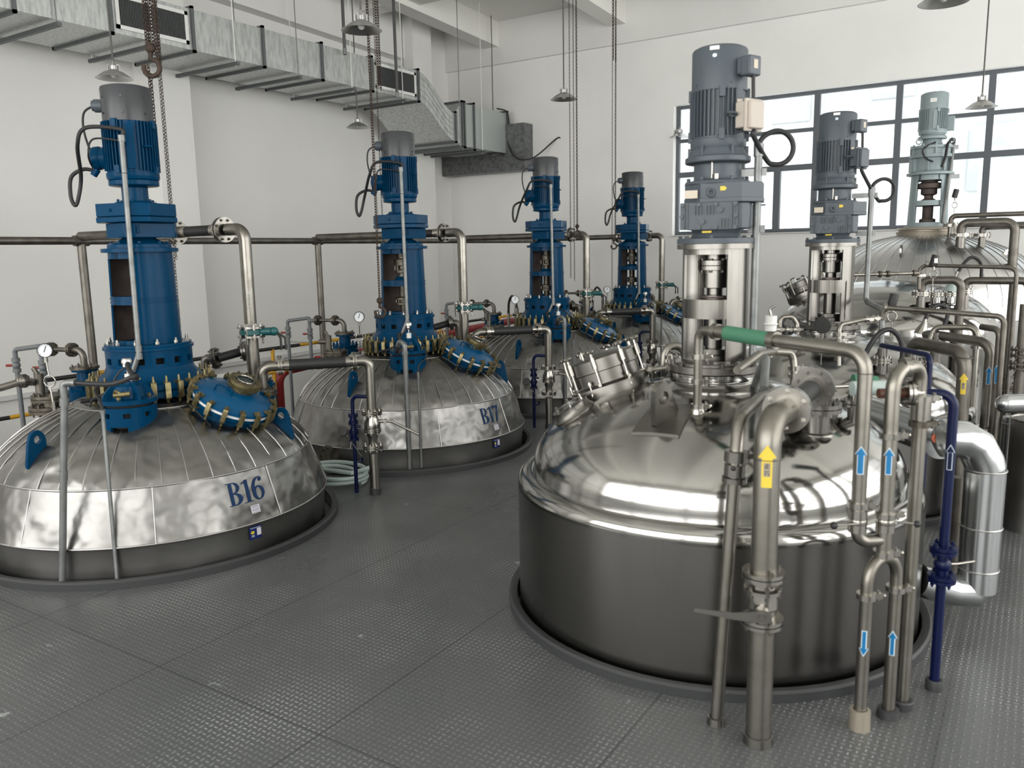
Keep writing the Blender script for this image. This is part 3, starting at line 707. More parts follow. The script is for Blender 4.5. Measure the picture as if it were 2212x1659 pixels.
hp0 = Vector((post[0], post[1], 2.035)); obj('branch_pipe', MB().tube([hp0, h0-e*.02], .040), dullm, rs)
bv = U('butterfly_valve', Lp(.165, .735, 1.29), 'green bodied butterfly valve on the riser of {T}', 'valve')
m = MB().lathe([(.078, -.022), (.085, -.02), (.085, .02), (.078, .022)], Lp(.165, .735, 1.29), seg=32).cyl(Lp(.165, .735, 1.29)+VR*.08, Lp(.165, .735, 1.29)+VR*.15, .030); m.ball(Lp(.165, .735, 1.29)+VR*.17, .034, 14); obj('valve_body', m, teal, bv)
m = MB()
for s_ in (-1, 1): m.flange(Lp(.165, .735, 1.29+s_*.034), (0, 0, 1), .100, .016, 8, .010, pair=False)
for i in range(4): a = PI/2*i+.5; m.cyl(Lp(.165+.086*math.cos(a), .735+.086*math.sin(a), 1.20), Lp(.165+.086*math.cos(a), .735+.086*math.sin(a), 1.35), .007, seg=8)
obj('flange', m, steel, bv)
q = Lp(.165, .735, 1.29)+VR*.185
m = MB()
for s_ in (-.012, .022): m.tube([q+Vector((0, 0, 0)), q+VR*.045+Vector((0, 0, -.05))+VR*s_, q+VR*.045+VR*s_+Vector((0, 0, -.14))], .009, seg=6)
obj('lever', m, blackp, bv)
lr = U('riser_stub', Lp(.165, .735, .78), 'stained pipe stub and blue collar below the riser of {T}', 'nozzle')
obj('stub_pipe', MB().cyl(Lp(.165, .735, .93), Lp(.165, .735, 1.25), .047), pipem, lr)
obj('collar', MB().lathe([(.15, .74), (.15, .90), (.135, .905), (.135, .92)], Lp(.165, .735, 0), seg=36), blue, lr)
m = MB().flange(Lp(.165, .735, .935), (0, 0, 1), .125, .02, 8, .012, pair=False); obj('flange', m, steel, lr)

# ---- the drop line that crosses to the next vessel
dz = 1.05
dl = U('drop_line', Lp(.86, 1.24, 0), 'steel drop pipe with ball valve rising from the floor beyond {T}', 'pipe')
q0 = Lp(.42, .60, .78); q1 = Lp(.42, .64, dz); q2 = Lp(.80, 1.10, dz)
dirn = Vector((.33, .39, 0)).normalized(); qd = Lp(.865, 1.245, dz)
a0_ = Lp(.36, .645, .80); aa = Lp(.36, .645, dz); dirn = (qd-aa).normalized()
f1 = aa+dirn*.13; f2 = qd-dirn*.115
obj('nozzle_elbow', MB().tube([a0_, aa, f1], .038, bend=.09), pipem, dl)
obj('nozzle_flange', MB().flange(Lp(.36, .645, .865), (0, 0, 1), .10, .018, 8, .011), oldm, dl)
obj('hose_flange', MB().flange(f1, tuple(dirn), .072, .013, 4, .010).flange(f2, tuple(dirn), .072, .013, 4, .010), steel, dl)
obj('hose_sleeve', MB().cyl(f1, f1+dirn*.08, .039).cyl(f2, f2-dirn*.08, .039), steel, dl)
obj('rubber_hose', MB().cyl(f1+dirn*.065, f2-dirn*.065, .042), rubber, dl)
vz = .50
obj('drop_pipe', MB().tube([f2, qd, Vector((qd.x, qd.y, .66))], .038, bend=.09), pipem, dl)
obj('lower_pipe', MB().cyl((qd.x, qd.y, .0), (qd.x, qd.y, .33), .039), pipem, dl)
obj('floor_collar', MB().lathe([(.043, 0), (.043, .05), (.039, .055)], (qd.x, qd.y, 0), seg=24), kerbm, dl)
vb = Vector((qd.x, qd.y, .53))
m = MB().flange(vb+Vector((0, 0, .12)), (0, 0, 1), .078, .014, 8, .009).flange(vb-Vector((0, 0, .02)), (0, 0, 1), .066, .012, 6, .009).flange(vb-Vector((0, 0, .15)), (0, 0, 1), .078, .014, 8, .009)
m.lathe([(.036, -.16), (.036, -.09), (.05, -.05), (.062, 0), (.062, .04), (.045, .08), (.038, .12)], vb, seg=28); obj('ball_valve_body', m, steel, dl)
vs_ = vb+VR*.06+Vector((0, 0, .05)); m = MB().cyl(vs_-VR*.02, vs_+VR*.035, .012).box(vs_+VR*.04, (.02, .03, .03), .57)
m.tube([vs_+VR*.03, vs_+VR*.09+Vector((0, 0, -.005)), vs_+VR*.30+VD*.05+Vector((0, 0, -.10))], .010, bend=.03, seg=8); obj('valve_lever', m, steel, dl)

# ---- navy pipe with gate valve beside the drop line
nv = U('navy_pipe', Lp(.70, 1.215, 0), 'thin navy pipe with gate valve beside the drop line of {T}', 'pipe')
nb = Lp(.705, 1.205, 0); nt_ = .77
obj('pipe', MB().tube([nb, nb+Vector((0, 0, nt_)), Vector((qd.x, qd.y, nt_))], .015, bend=.05), navy, nv)
m = MB()
for z in (.62, .56, .49, .43): m.flange(nb+Vector((0, 0, z)), (0, 0, 1), .038, .011, 4, .007, pair=False)
m.lathe([(.02, .43), (.03, .46), (.03, .50), (.02, .53), (.03, .58), (.02, .62)], nb, seg=16); m.cyl(nb+Vector((0, 0, .53)), nb+Vector((0, 0, .53))+VD*.0+VR*.055, .010)
obj('gate_valve_body', m, navy, nv)
m = MB().tube([nb+Vector((0, 0, .25)), nb+Vector((0, 0, .25))+VR*.055, nb+Vector((0, 0, .285))+VR*.055], .009, seg=8, bend=.01); obj('drain_spur', m, navy, nv)
dg = nb+Vector((0, 0, .50))-VR*.075+VD*.03
obj('round_dial', MB().lathe([(0, 0), (.036, .0), (.038, .006), (.036, .022), (0, .024)], dg, (.45, -.8, .35), 28), blackp, nv)
obj('stem', MB().cyl(dg-Vector((0, 0, .02))+VR*.02, nb+Vector((0, 0, .29))+VR*.05, .0035), steel, nv)

# ---- rear nozzles: blue one with elbow, dark flange stack, rear hose
bn = U('blue_nozzle', Lp(-.50, -.02, .80), 'blue flanged nozzle with rusty elbow at the back left of {T}', 'nozzle')
c = Lp(-.77, -.03, 0)
m = MB().lathe([(.13, .74), (.13, .90), (.115, .91), (.115, .93), (.13, .935), (.13, .95), (.06, .96), (.055, 1.03), (.09, 1.035), (.09, 1.05)], c, seg=36)
for i in range(8): a = PI/4*i; m.cyl(c+Vector((.112*math.cos(a), .112*math.sin(a), .90)), c+Vector((.112*math.cos(a), .112*math.sin(a), .975)), .011, seg=6)
obj('nozzle_body', m, blue, bn)
obj('nozzle_flange', MB().flange(c+Vector((0, 0, 1.062)), (0, 0, 1), .10, .018, 6, .010, pair=False), oldm, bn)
ez = 1.19; w0 = Vector((-.97, -.25, 0))
obj('elbow', MB().tube([c+Vector((0, 0, 1.06)), c+Vector((0, 0, ez)), c+Vector((0, 0, ez))+w0*.15], .024, bend=.06), dullm, bn)
obj('elbow_flange', MB().flange(c+Vector((0, 0, ez))+w0*.10, tuple(w0), .052, .013, 4, .008).flange(c+Vector((0, 0, ez))+w0*.30, tuple(w0), .052, .013, 4, .008), oldm, bn)
obj('link_pipe', MB().cyl(c+Vector((0, 0, ez))+w0*.12, c+Vector((0, 0, ez))+w0*.30, .017), dullm, bn)
pf = U('plastic_pipe_frame', c+w0*.62, 'grey plastic pipe arch with two ball valves behind {T}', 'pipe')
t0 = c+Vector((0, 0, ez))+w0*.32; t1 = c+Vector((0, 0, ez-.01))+w0*.40; t2 = c+Vector((0, 0, ez))+w0*.66
obj('arch_pipe', MB().tube([t1-Vector((0, 0, .5)), t1+Vector((0, 0, .03)), t1+Vector((0, 0, .03))+w0*.02, t2+Vector((0, 0, -.01)), t2-Vector((0, 0, 1.19))], .0175, bend=.03).cyl(t1, t0, .02), pvc, pf)
m = MB()
for t in (t1, t2):
    b_ = t-Vector((0, 0, .13)); m.ball(b_, .03, 14); m.cyl(b_-Vector((0, 0, .055)), b_-Vector((0, 0, .025)), .029); m.cyl(b_+Vector((0, 0, .025)), b_+Vector((0, 0, .055)), .029)
obj('valve_union', m, pvc, pf)
m = MB()
for t in (t1, t2): b_ = t-Vector((0, 0, .13)); m.tube([b_, b_-VR*.045+VD*.01], .006, seg=6).cyl(b_-VR*.03, b_-VR*.072+VD*.012, .0105, seg=8)
obj('valve_handle', m, redh, pf)
obj('tie_bar', MB().tube([t1-Vector((0, 0, .22)), t2-Vector((0, 0, .225))], .005), steel, pf)
dn = U('bolted_flange', Lp(-.10, -.60, .82), 'dark bolted flange stack low on the left shoulder of {T}', 'flange')
c = Lp(-.50, -.44, 0)
obj('stub', MB().cyl(c+Vector((0, 0, .72)), c+Vector((0, 0, .86)), .06), blue, dn)
m = MB().flange(c+Vector((0, 0, .85)), (0, 0, 1), .135, .02, 8, .013).flange(c+Vector((0, 0, .925)), (0, 0, 1), .115, .018, 8, .012); m.cyl(c+Vector((0, 0, .86)), c+Vector((0, 0, .92)), .08); obj('flange', m, oldm, dn)
c2 = c-VR*.06
obj('tee_pipe', MB().cyl(c2+Vector((0, 0, .93)), c2+Vector((0, 0, 1.09)), .03).cyl(c2+Vector((0, 0, 1.03)), c2+Vector((0, 0, 1.03))-VR*.09, .022).cyl(c2+Vector((0, 0, 1.07)), c2+Vector((0, 0, 1.13))-VR*.03, .016), dullm, dn)
rh = U('rear_hose', Lp(-.20, .90, 1.0), 'short black hose between two round flanges behind {T}', 'hose')
c = Lp(-.20, .86, 0); cz = 1.09
obj('flange_disc', MB().flange(c+Vector((0, 0, cz-.02))-VR*.12+VD*.10, (.75, .6, .15), .082, .016, 8, .010).flange(c+Vector((0, 0, cz+.02))+VR*.08, (.7, .6, .15), .078, .016, 4, .010), satin, rh)
obj('rubber_hose', MB().tube([c+Vector((0, 0, cz-.02))-VR*.10+VD*.10, c+Vector((0, 0, cz+.02))+VR*.07], .034), rubber, rh)
obj('elbow', MB().tube([c+Vector((0, 0, cz+.02))+VR*.08, c+Vector((0, 0, cz+.02))+VR*.16, c+Vector((0, 0, .60))+VR*.16], .034, bend=.05).tube([c+Vector((0, 0, cz-.02))-VR*.14+VD*.10, c+Vector((0, 0, cz-.02))-VR*.2+VD*.1, c+Vector((0, 0, .74))-VR*.2+VD*.1], .034, bend=.05), dullm, rh)


# ---- gauge with pigtail (second to fourth vessels only) and floor conduits
def gauge(p, r, face, stem_to, label, name='pressure_gauge', twist=True):
    t = thing(name, stem_to, label, 'gauge'); f = Vector(face).normalized(); p = Vector(p)
    obj('case', MB().lathe([(0, -.03), (r*.96, -.03), (r, -.02), (r, .006), (r*.93, .012), (r*.90, .004)], p, tuple(f), 28, cap=False), blackp, t)
    d = MB().lathe([(0, .003), (r*.91, .003)], p, tuple(f), 28, cap=False); obj('dial', d, dialm, t)
    bx, by, bz = basis(f); hd = (bx*.45+by*.9).normalized()
    if hd.z < 0: hd = -hd
    nd = MB().tube([p+f*.006-hd*r*.25, p+f*.006+(hd-bx*.2)*r*.7], r*.05, seg=5)
    for i in range(11):
        a = math.radians(-40+26*i); e = bx*math.cos(a)+by*math.sin(a); nd.tube([p+f*.005+e*r*.72, p+f*.005+e*r*.84], r*.025, seg=4)
    obj('needle', nd, blackp, t)
    b0 = p-Vector((0, 0, r)); s0 = Vector(stem_to); L = b0.z-s0.z
    m = MB().cyl(b0-Vector((0, 0, .03)), b0+Vector((0, 0, .005)), .011, seg=8)
    mid_ = s0.lerp(b0, .55)
    m.tube([b0, mid_+Vector((0, 0, .035))], .0042, seg=8).torus(mid_, .034, .0042, (VD.x, VD.y, 0), 28, 8).tube([mid_-Vector((0, 0, .035)), s0], .0042, seg=8)
    m.cyl(s0, s0+Vector((0, 0, .05)), .011, seg=8); obj('pigtail', m, steel, t); return t
made = list(unit)
roots = {0: [r for r, l in unit]}
for i in (1, 2, 3):
    dlt = (B[i][0]-B[0][0], B[i][1]-B[0][1], 0); roots[i] = []
    for r, l in unit:
        if i == 3 and l.startswith(('steel drop pipe', 'thin navy')): pass
        c = copy_tree(r, dlt); c['label'] = l.format(T=UNITS[i]); roots[i].append(c)
for i in (1, 2, 3):
    o_ = Vector((B[i][0], B[i][1], 0))
    gauge(o_+Vector((-.21, -.40, 1.27)), .05, (.7, -.9, .05), o_+Vector((-.24, -.38, .90)), ['', 'pressure gauge on a thin looped stem standing on the number B17 vessel', 'pressure gauge beside the drive of the third vessel of the left row', 'pressure gauge beside the drive of the farthest vessel of the left row'][i])
    if i > 1:
        h = thing('hose_arch', o_+Vector((-.96, .60, .99)), 'black rubber hose arching behind %s' % UNITS[i], 'hose')
        obj('rubber_hose', loopcable([o_+Vector((-.96, .60, 1.0)), o_+Vector((-.93, .57, 1.16)), o_+Vector((-.83, .49, 1.255)), o_+Vector((-.72, .40, 1.2)), o_+Vector((-.66, .35, 1.09))], .016), rubber, h)
        obj('hose_end', MB().cyl(o_+Vector((-.96, .60, .80)), o_+Vector((-.96, .60, 1.05)), .018).cyl(o_+Vector((-.66, .35, .8)), o_+Vector((-.66, .35, 1.11)), .02), steel, h)
    a_ = o_+Vector((.732, -.872, 0)); b_ = o_+Vector((.803, -.799, 0))
    t = thing('floor_conduit', a_, 'thick galvanised conduit with hooked top in front of %s' % UNITS[i], 'conduit')
    obj('pipe', MB().tube([a_+Vector((0, 0, .05)), a_+Vector((0, 0, 1.10)), a_+Vector((-.05, .0, 1.135)), a_+Vector((-.09, .02, 1.09))], .021, bend=.035), galv, t)
    obj('coupling', MB().cyl(a_+Vector((0, 0, 1.02)), a_+Vector((0, 0, 1.05)), .027), galv, t)
    obj('cable', loopcable([a_+Vector((-.09, .02, 1.10)), a_+Vector((-.12, .04, 1.03)), a_+Vector((-.15, .15, 1.05)), o_+Vector((.42, -.5, 1.05))], .017), rubber, t)
    t = thing('thin_conduit', b_, 'thin galvanised conduit right of the thick one in front of %s' % UNITS[i], 'conduit')
    obj('pipe', MB().tube([b_+Vector((0, 0, .05)), b_+Vector((0, 0, .87))], .011), galv, t)
    obj('cable', loopcable([b_+Vector((0, 0, .86)), b_+Vector((.0, .02, .93)), b_+Vector((.03, .08, .99)), b_+Vector((-.1, .2, 1.08)), o_+Vector((.40, -.42, 1.19))], .006), rubber, t)
# number B16 vessel: its own conduits and gauge
t = thing('floor_conduit', (B[0][0]+.535, B[0][1]-1.014, 0), 'left of the two galvanised conduits rising in front of the number B16 vessel', 'conduit')
b0 = onz(135, 1255, .045); c1 = at(139, 860, 4.47); e1 = Vector((c1.x, c1.y, c1.z+.085))
obj('pipe', MB().tube([b0, c1, e1, e1+VR*.055], .019, bend=.05), galv, t)
obj('coupling', MB().cyl(b0.lerp(c1, .56), b0.lerp(c1, .61), .022).cyl(b0.lerp(c1, .96), c1, .025).cyl(e1+VR*.05, e1+VR*.07, .022), galv, t)
obj('cable', loopcable([e1+VR*.06, e1+VR*.14-Vector((0, 0, .008)), e1+VR*.28-Vector((0, 0, .01)), e1+VR*.40+Vector((0, 0, .03)), at(292, 818, 4.75), at(275, 790, 4.95), at(283, 780, 5.1)], .014), rubber, t)
t = thing('thin_conduit', (B[0][0]+.778, B[0][1]-.834, 0), 'thin leaning galvanised conduit in front of the number B16 vessel', 'conduit')
b0 = onz(253, 1250, .045); c1 = at(222, 893, 4.6)
obj('pipe', MB().tube([b0, c1], .011), galv, t); obj('coupling', MB().cyl(c1, c1+Vector((0, 0, .02)), .015), galv, t)
obj('cable', loopcable([c1, at(217, 868, 4.62), at(205, 845, 4.7), at(214, 828, 4.75)], .0075), rubber, t)
gauge(at(97, 757, 4.95), .044, (.75, -.6, .05), at(118, 886, 4.95), 'white dial pressure gauge over the left shoulder of the number B16 vessel')
# flexible metal hose running out of the frame on the left
t = thing('braided_hose', at(60, 830, 4.9), 'braided metal hose leaving to the left behind the number B16 vessel', 'hose')
q0 = Vector((B[0][0]-.50, B[0][1]-.44, 1.03))-VR*.14
obj('hose', loopcable([at(-60, 850, 4.85), at(0, 838, 4.9), at(40, 826, 4.95), at(58, 822, 5.0), q0+VR*.03], .022), dullm, t)
obj('coupling', MB().cyl(at(40, 826, 4.95), at(60, 821, 5.0), .032).flange(at(50, 823, 4.97), (.84, .5, .05), .042, .012, 4, .007), dullm, t)

# numbers, paper labels and blue plates on the first two vessels
def raster(fn, w, h, nx, ny, mp):
    m = MB(); V = {}
    def vid(i, j):
        if (i, j) not in V: V[(i, j)] = len(m.v); m.v.append(Vector(mp(i/nx*w, j/ny*h)))
        return V[(i, j)]
    for i in range(nx):
        for j in range(ny):
            if fn((i+.5)/nx*w, (j+.5)/ny*h): m.f.append((vid(i, j), vid(i+1, j), vid(i+1, j+1), vid(i, j+1)))
    return m
def el(x, y, cx, cy, rx, ry): return ((x-cx)/rx)**2+((y-cy)/ry)**2 <= 1
def gB(x, y):
    if .09 <= x <= .23: return True
    if x <= .33 and (y <= .04 or y >= .96) and x >= 0: return True
    if x > .2 and el(x, y, .26, .755, .25, .245) and not el(x, y, .24, .755, .13, .20): return True
    return x > .2 and el(x, y, .26, .265, .30, .265) and not el(x, y, .24, .265, .16, .215)
def g1(x, y):
    return (.12 <= x <= .26) or (y <= .04 and 0 <= x <= .38) or (.0 <= x <= .2 and .84+.3*x <= y <= .90+.4*x)
def g6(x, y):
    if el(x, y, .25, .31, .25, .31) and not el(x, y, .255, .30, .115, .25): return True
    if el(x, y, .40, .86, .075, .075): return True
    return y > .3 and el(x, y, .33, .5, .33, .5) and not el(x, y, .37, .49, .235, .455) and (x < .28 or y > .86) and x < .47
def g7(x, y):
    if .86 <= y <= 1 and .0 <= x <= .48: return True
    if 0 <= x <= .04 and .72 <= y: return True
    if y < .9:
        xl = .08+.30*y**1.3; return xl <= x <= xl+.13
    return False
def onskirt(c, a0, z0):
    """x along the cone, y up its slope, metres"""
    def f(x, y):
        z = z0+y*.93; r = float(np.interp(-z, [-.535, -.46, -.38, -.30, -.215], [1.02, 1.045, 1.075, 1.10, 1.13])); a = a0+x/r
        px, py = r*math.cos(a), r*math.sin(a); q = noise.noise(Vector((px*3.4+9.7, py*3.4, z*3.4*1.3)))+.5*noise.noise(Vector((px*3.4*2.3, py*3.4*2.3+9.7, z*3.4*3)))
        k = 1+(.010*q+.0028)/r; return (c[0]+px*k, c[1]+py*k, z+.005*q)
    return f
for k, (c, dg_) in enumerate(((B[0], g6), (B[1], g7))):
    ch = [gB, g1, dg_]; adv = [.0, .60, .99]; Hh = .145; v = roots[k][0]; m = MB(); a0 = math.radians(-13.2); 
    for fn, ad in zip(ch, adv):
        mp0 = onskirt(c, a0, .345)
        m.join(raster(lambda x, y, fn=fn: fn(x, y), .60, 1.0, 48, 80, lambda x, y, ad=ad: mp0((x+ad)*Hh*1.18, y*Hh)))
    o = obj('painted_number', m, numblue, v); o['label'] = 'dark blue painted number %s' % ('B16', 'B17')[k]
    a1 = math.radians(-6.4)
    o = obj('paper_label', raster(lambda x, y: True, .065, .05, 6, 4, onskirt(c, a1, .275)), paper, v)
    m = raster(lambda x, y: (abs((x*1000) % 9-4.5) < 3.4) and abs((y*1000) % 12-6) < 1.6 and .006 < x < .058, .065, .05, 60, 40, onskirt((c[0]+.001, c[1]-.001), a1, .275)); obj('label_text', m, numblue, v)
    def onband(x, y, c=c):
        r = 1.122; a = math.radians(-8.2)+x/r; return (c[0]+r*math.cos(a), c[1]+r*math.sin(a), .115+y)
    obj('blue_plate', raster(lambda x, y: True, .085, .082, 6, 2, onband), plateb, v)
    off = lambda x, y, f=onband: (lambda p: (p[0]+.0025, p[1]-.0015, p[2]))(f(x, y))
    obj('plate_paper', raster(lambda x, y: .052 < x < .083 and .02 < y < .066, .085, .082, 34, 32, off), paper, v)
    obj('plate_logo', raster(lambda x, y: el(x, y, .022, .045, .013, .010), .085, .082, 60, 60, off), platey, v)
    obj('plate_text', raster(lambda x, y: (.070 < y < .075 and (x*1000) % 8 < 5 and .008 < x < .078) or (.012 < y < .028 and (y*1000) % 8 < 4 and .014 < x < .034), .085, .082, 85, 82, off), paper, v)
# round blind port on the back side of the number B17 vessel
pb = Vector((B[1][0]+.057, B[1][1]-1.128, .127)); t = roots[1][0]
m = MB().lathe([(.05, -.05), (.085, -.04), (.10, 0), (.10, .03), (0, .032)], pb, (-.05, -1, .12), 32)
for i in range(8):
    a = PI/4*i; bx_, by_, bz_ = basis((-.05, -1, .12)); m.cyl(pb+bz_*.03+(bx_*math.cos(a)+by_*math.sin(a))*.08, pb+bz_*.042+(bx_*math.cos(a)+by_*math.sin(a))*.08, .008, seg=6)
obj('blind_port', m, oldm, t)
# coiled hose on the floor between the first two vessels
t = thing('coiled_hose', (-4.72, 4.66, 0), 'pale green hose coiled on the floor between the B16 and B17 vessels', 'hose')
P = []
for i in range(150):
    a = 2*PI*i/42; r = .24+.03*math.sin(a*.37)+.012*math.cos(a*1.7); P.append(Vector((-4.76+r*math.cos(a)*1.05, 4.66+r*math.sin(a)*.8, .02+.024*(i/42)+.008*math.sin(a*1.3))))
P += [Vector((-4.52, 4.60, .12)), Vector((-4.43, 4.72, .15))]
obj('hose', MB().tube(P, .018, seg=10), hosem, t)

# header pipe and its posts
t = thing('header_pipe', (-6.8, YF+.1, 2.0), 'long horizontal weathered header pipe along the left wall', 'pipe')
obj('pipe', MB().cyl((-6.8, YF+.02, 2.0), (-6.8, 12.0, 2.0), .032).ball((-6.8, 12.0, 2.0), .032, 12), dullm, t)
for i in range(4):
    y = 3.88+B[i][1]-B[0][1]
    t = thing('header_post', (-6.8, y, -.012), 'grey steel post carrying the header pipe behind %s' % UNITS[i], 'pipe')
    obj('post', MB().cyl((-6.8, y, -.012), (-6.8, y, 2.0), .035), dullm, t); obj('saddle', MB().cyl((-6.8, y-.06, 2.0), (-6.8, y+.06, 2.0), .045), dullm, t)
# guard rail, red fire pipe and white box behind the left row
t = thing('guard_rail', (-6.9, 3.4, 0), 'yellow and black striped guard rail behind the left row', 'railing')
ym = MB(); km = MB()
ys_ = np.arange(-3.0, 13.0, .62)
for i, y in enumerate(ys_):
    (ym if i % 2 else km).cyl((-6.9, y, .86), (-6.9, min(y+.62, 13.1), .86), .019, seg=12); (km if i % 2 else ym).cyl((-6.9, y, .60), (-6.9, min(y+.62, 13.1), .60), .017, seg=12)
obj('yellow_section', ym, yellow, t); obj('black_section', km, blackp, t)
for i in range(11):
    y = -2.9+1.47*i; obj('rail_post', MB().cyl((-6.9, y, 0), (-6.9, y, .40), .02, seg=12), blackp, t); obj('rail_post', MB().cyl((-6.9, y, .40), (-6.9, y, .86), .02, seg=12), yellow, t)
t = thing('fire_pipe', (-7.45, 6.55, -.6), 'red fire water pipe bending down behind the guard rail', 'pipe')
obj('pipe', MB().tube([(-7.45, 6.45, -3), (-7.45, 6.45, .50), (-7.45, 9.0, .62), (-7.45, 12.9, .72)], .06, bend=.16), redm, t)
m = MB()
for y, z in ((7.1, .53), (8.6, .60), (10.2, .65)): m.flange((-7.45, y, z), (0, 1, .04), .085, .018, 8, .01)
obj('flange', m, redm, t)
hw = Vector((-7.30, 7.0, .23)); m = MB().torus(hw, .065, .009, (1, -.5, .2), 24, 8).cyl(hw, hw-Vector((.14, -.07, .03)), .012)
for a in range(3): bx_, by_, bz_ = basis((1, -.5, .2)); e = bx_*math.cos(a*PI/3)+by_*math.sin(a*PI/3); m.cyl(hw-e*.065, hw+e*.065, .006, seg=6)
obj('handwheel', m, redm, t)
t = thing('white_cabinet', (-7.3, 5.75, -1.2), 'white box behind the number B16 vessel, left of the red pipe', 'box')
obj('cabinet_body', MB().box((-7.45, 5.80, -.35), (.6, .55, 1.7)), whitem, t, bevel=.01); obj('cabinet_lid', MB().box((-7.45, 5.80, .515), (.64, .59, .03)), whitem, t, bevel=.005)

# ================================================================ air duct under the left roof edge
XD0, XD1, ZD0, ZD1 = -9.5, -8.4, 4.2, 4.65
jt = [.40, 1.39, 2.38, 3.38, 4.37, 5.35, 6.35, 7.37, 8.37, 9.36, 10.42]
du = thing('air_duct', (-8.95, .4, 4.2), 'long galvanised rectangular air duct under the roof along the left wall', 'duct')
for i, (a, b) in enumerate(zip(jt, jt[1:])):
    m = MB().box(((XD0+XD1)/2, (a+b)/2, (ZD0+ZD1)/2), (XD1-XD0, b-a-.004, ZD1-ZD0))
    obj('duct_section', m, ductm, du)
    if i in (5, 9):
        g = MB(); y0, y1, z0, z1 = a+.06, b-.06, ZD0+.05, ZD1-.045
        for yy in (y0+.02, y1-.02): g.box((XD1+.008, yy, (z0+z1)/2), (.016, .04, z1-z0))
        for zz in (z0+.02, z1-.02): g.box((XD1+.008, (y0+y1)/2, zz), (.016, y1-y0, .04))
        gf = obj('grille_frame', g, whitem, du)
        obj('grille_opening', MB().box((XD1+.003, (y0+y1)/2, (z0+z1)/2), (.004, y1-y0-.08, z1-z0-.08)), dark, gf)
        g = MB()
        for q in range(44): g.box((XD1+.008, y0+.045+(y1-y0-.09)*q/43, (z0+z1)/2), (.009, .006, z1-z0-.08))
        obj('grille_fins', g, ductfl, gf)
m = MB()
def dframe(m, y, z0, z1, x0=XD0, x1=XD1, t=.03, w_=.035):
    for x in (x0, x1): m.box((x+(t/2 if x == x1 else -t/2), y, (z0+z1)/2), (t, w_, z1-z0+2*t))
    for z in (z0, z1): m.box(((x0+x1)/2, y, z+(t/2 if z == z1 else -t/2)), (x1-x0+2*t, w_, t))
for y in jt: 
    m = MB(); dframe(m, y, ZD0, ZD1); obj('joint_frame', m, ductfl, du)
# S-bend
m = MB(); nS = 20; vs = []
for i in range(nS+1):
    s_ = i/nS; y = 10.42+.95*s_; k_ = s_*s_*(3-2*s_); dz_ = -.52*k_
    vs += [(XD0, y, ZD0+dz_), (XD1, y, ZD0+dz_), (XD1, y, ZD1+dz_), (XD0, y, ZD1+dz_)]
fs = [(4*i+j, 4*i+(j+1) % 4, 4*i+4+(j+1) % 4, 4*i+4+j) for i in range(nS) for j in range(4)]
m.add(vs, fs); obj('offset_bend', m, ductm, du, sharp=50)
m = MB()
for q in (.2, .4, .6, .8):
    m.tube([(XD1+.002, 10.45+.9*(i/nS), ZD0+.45*q-.52*((i/nS)**2*(3-2*i/nS))) for i in range(nS+1)], .006, seg=6)
obj('stiffening_rib', m, ductm, du)
m = MB(); y0, y1 = 11.37, 11.55
m.add([(XD0, y0, 3.68), (XD1, y0, 3.68), (XD1, y0, 4.13), (XD0, y0, 4.13), (XD0, y1, 3.62), (XD1, y1, 3.62), (XD1, y1, 4.33), (XD0, y1, 4.33)], [(0, 1, 5, 4), (1, 2, 6, 5), (2, 3, 7, 6), (3, 0, 4, 7)])
obj('transition', m, ductm, du)
obj('fan_box', MB().box(((XD0+XD1)/2, 12.25, 3.97), (XD1-XD0, 1.38, .70)), mat('fan_box_grey', (.42, .45, .44), .45, .3), du)
m = MB()
for y, a_, b_ in ((11.37, 3.68, 4.13), (11.56, 3.62, 4.33), (11.62, 3.62, 4.33), (11.9, 3.60, 4.34), (12.95, 3.60, 4.34)): dframe(m, y, a_, b_)
obj('joint_frame', m, ductfl, du)
t = thing('wall_sleeve', (-8.9, YB, 3.3), 'dark sheet metal sleeve where the duct meets the back wall', 'duct')
obj('sleeve', MB().box((-8.92, YB-.15, 3.71), (1.84, .30, .83)), mat('dark_galvanised', (.20, .21, .21), .45, .7, vary=(.12, .125, .125), scale=14), t)
hy = [4.75, 5.8, 6.9, 7.9, 8.9, 10.0, 11.45, 12.1]
hl = ['%s duct hanger bar from the left edge of the picture' % s_ for s_ in ('first', 'second', 'third', 'fourth', 'fifth', 'sixth')]+['duct hanger bar under the end of the S-bend', 'duct hanger bar under the grey fan box']
for i, y in enumerate(hy):
    zb = (4.17 if y < 10.5 else 3.6)-.03
    t = thing('duct_hanger', (-8.95, y, zb), hl[i], 'bracket', 'trapeze hangers under the air duct')
    obj('hanger_bar', MB().box((-8.95, y, zb), (1.28, .045, .04)), ductfl, t)
    for x in (-9.54, -8.36): obj('hanger_rod', MB().cyl((x, y, zb-.03), (x, y, ceil_z(y)), .0065, seg=8), whitem if i % 3 else galv, t)
t = thing('power_cable', onx(1107, 260, -8.35), 'black cable sagging from the duct fan box to the back wall', 'cable')
obj('cable', loopcable([Vector((-8.37, 12.6, 4.36)), Vector((-8.36, 12.9, 4.34)), Vector((-8.33, 12.92, 4.1)), Vector((-8.33, 12.9, 3.75)), Vector((-8.1, 12.8, 3.50)), Vector((-7.8, 12.9, 3.50)), Vector((-7.5, YB-.02, 3.82)), Vector((-7.42, YB, 3.83))], .013), rubber, t)
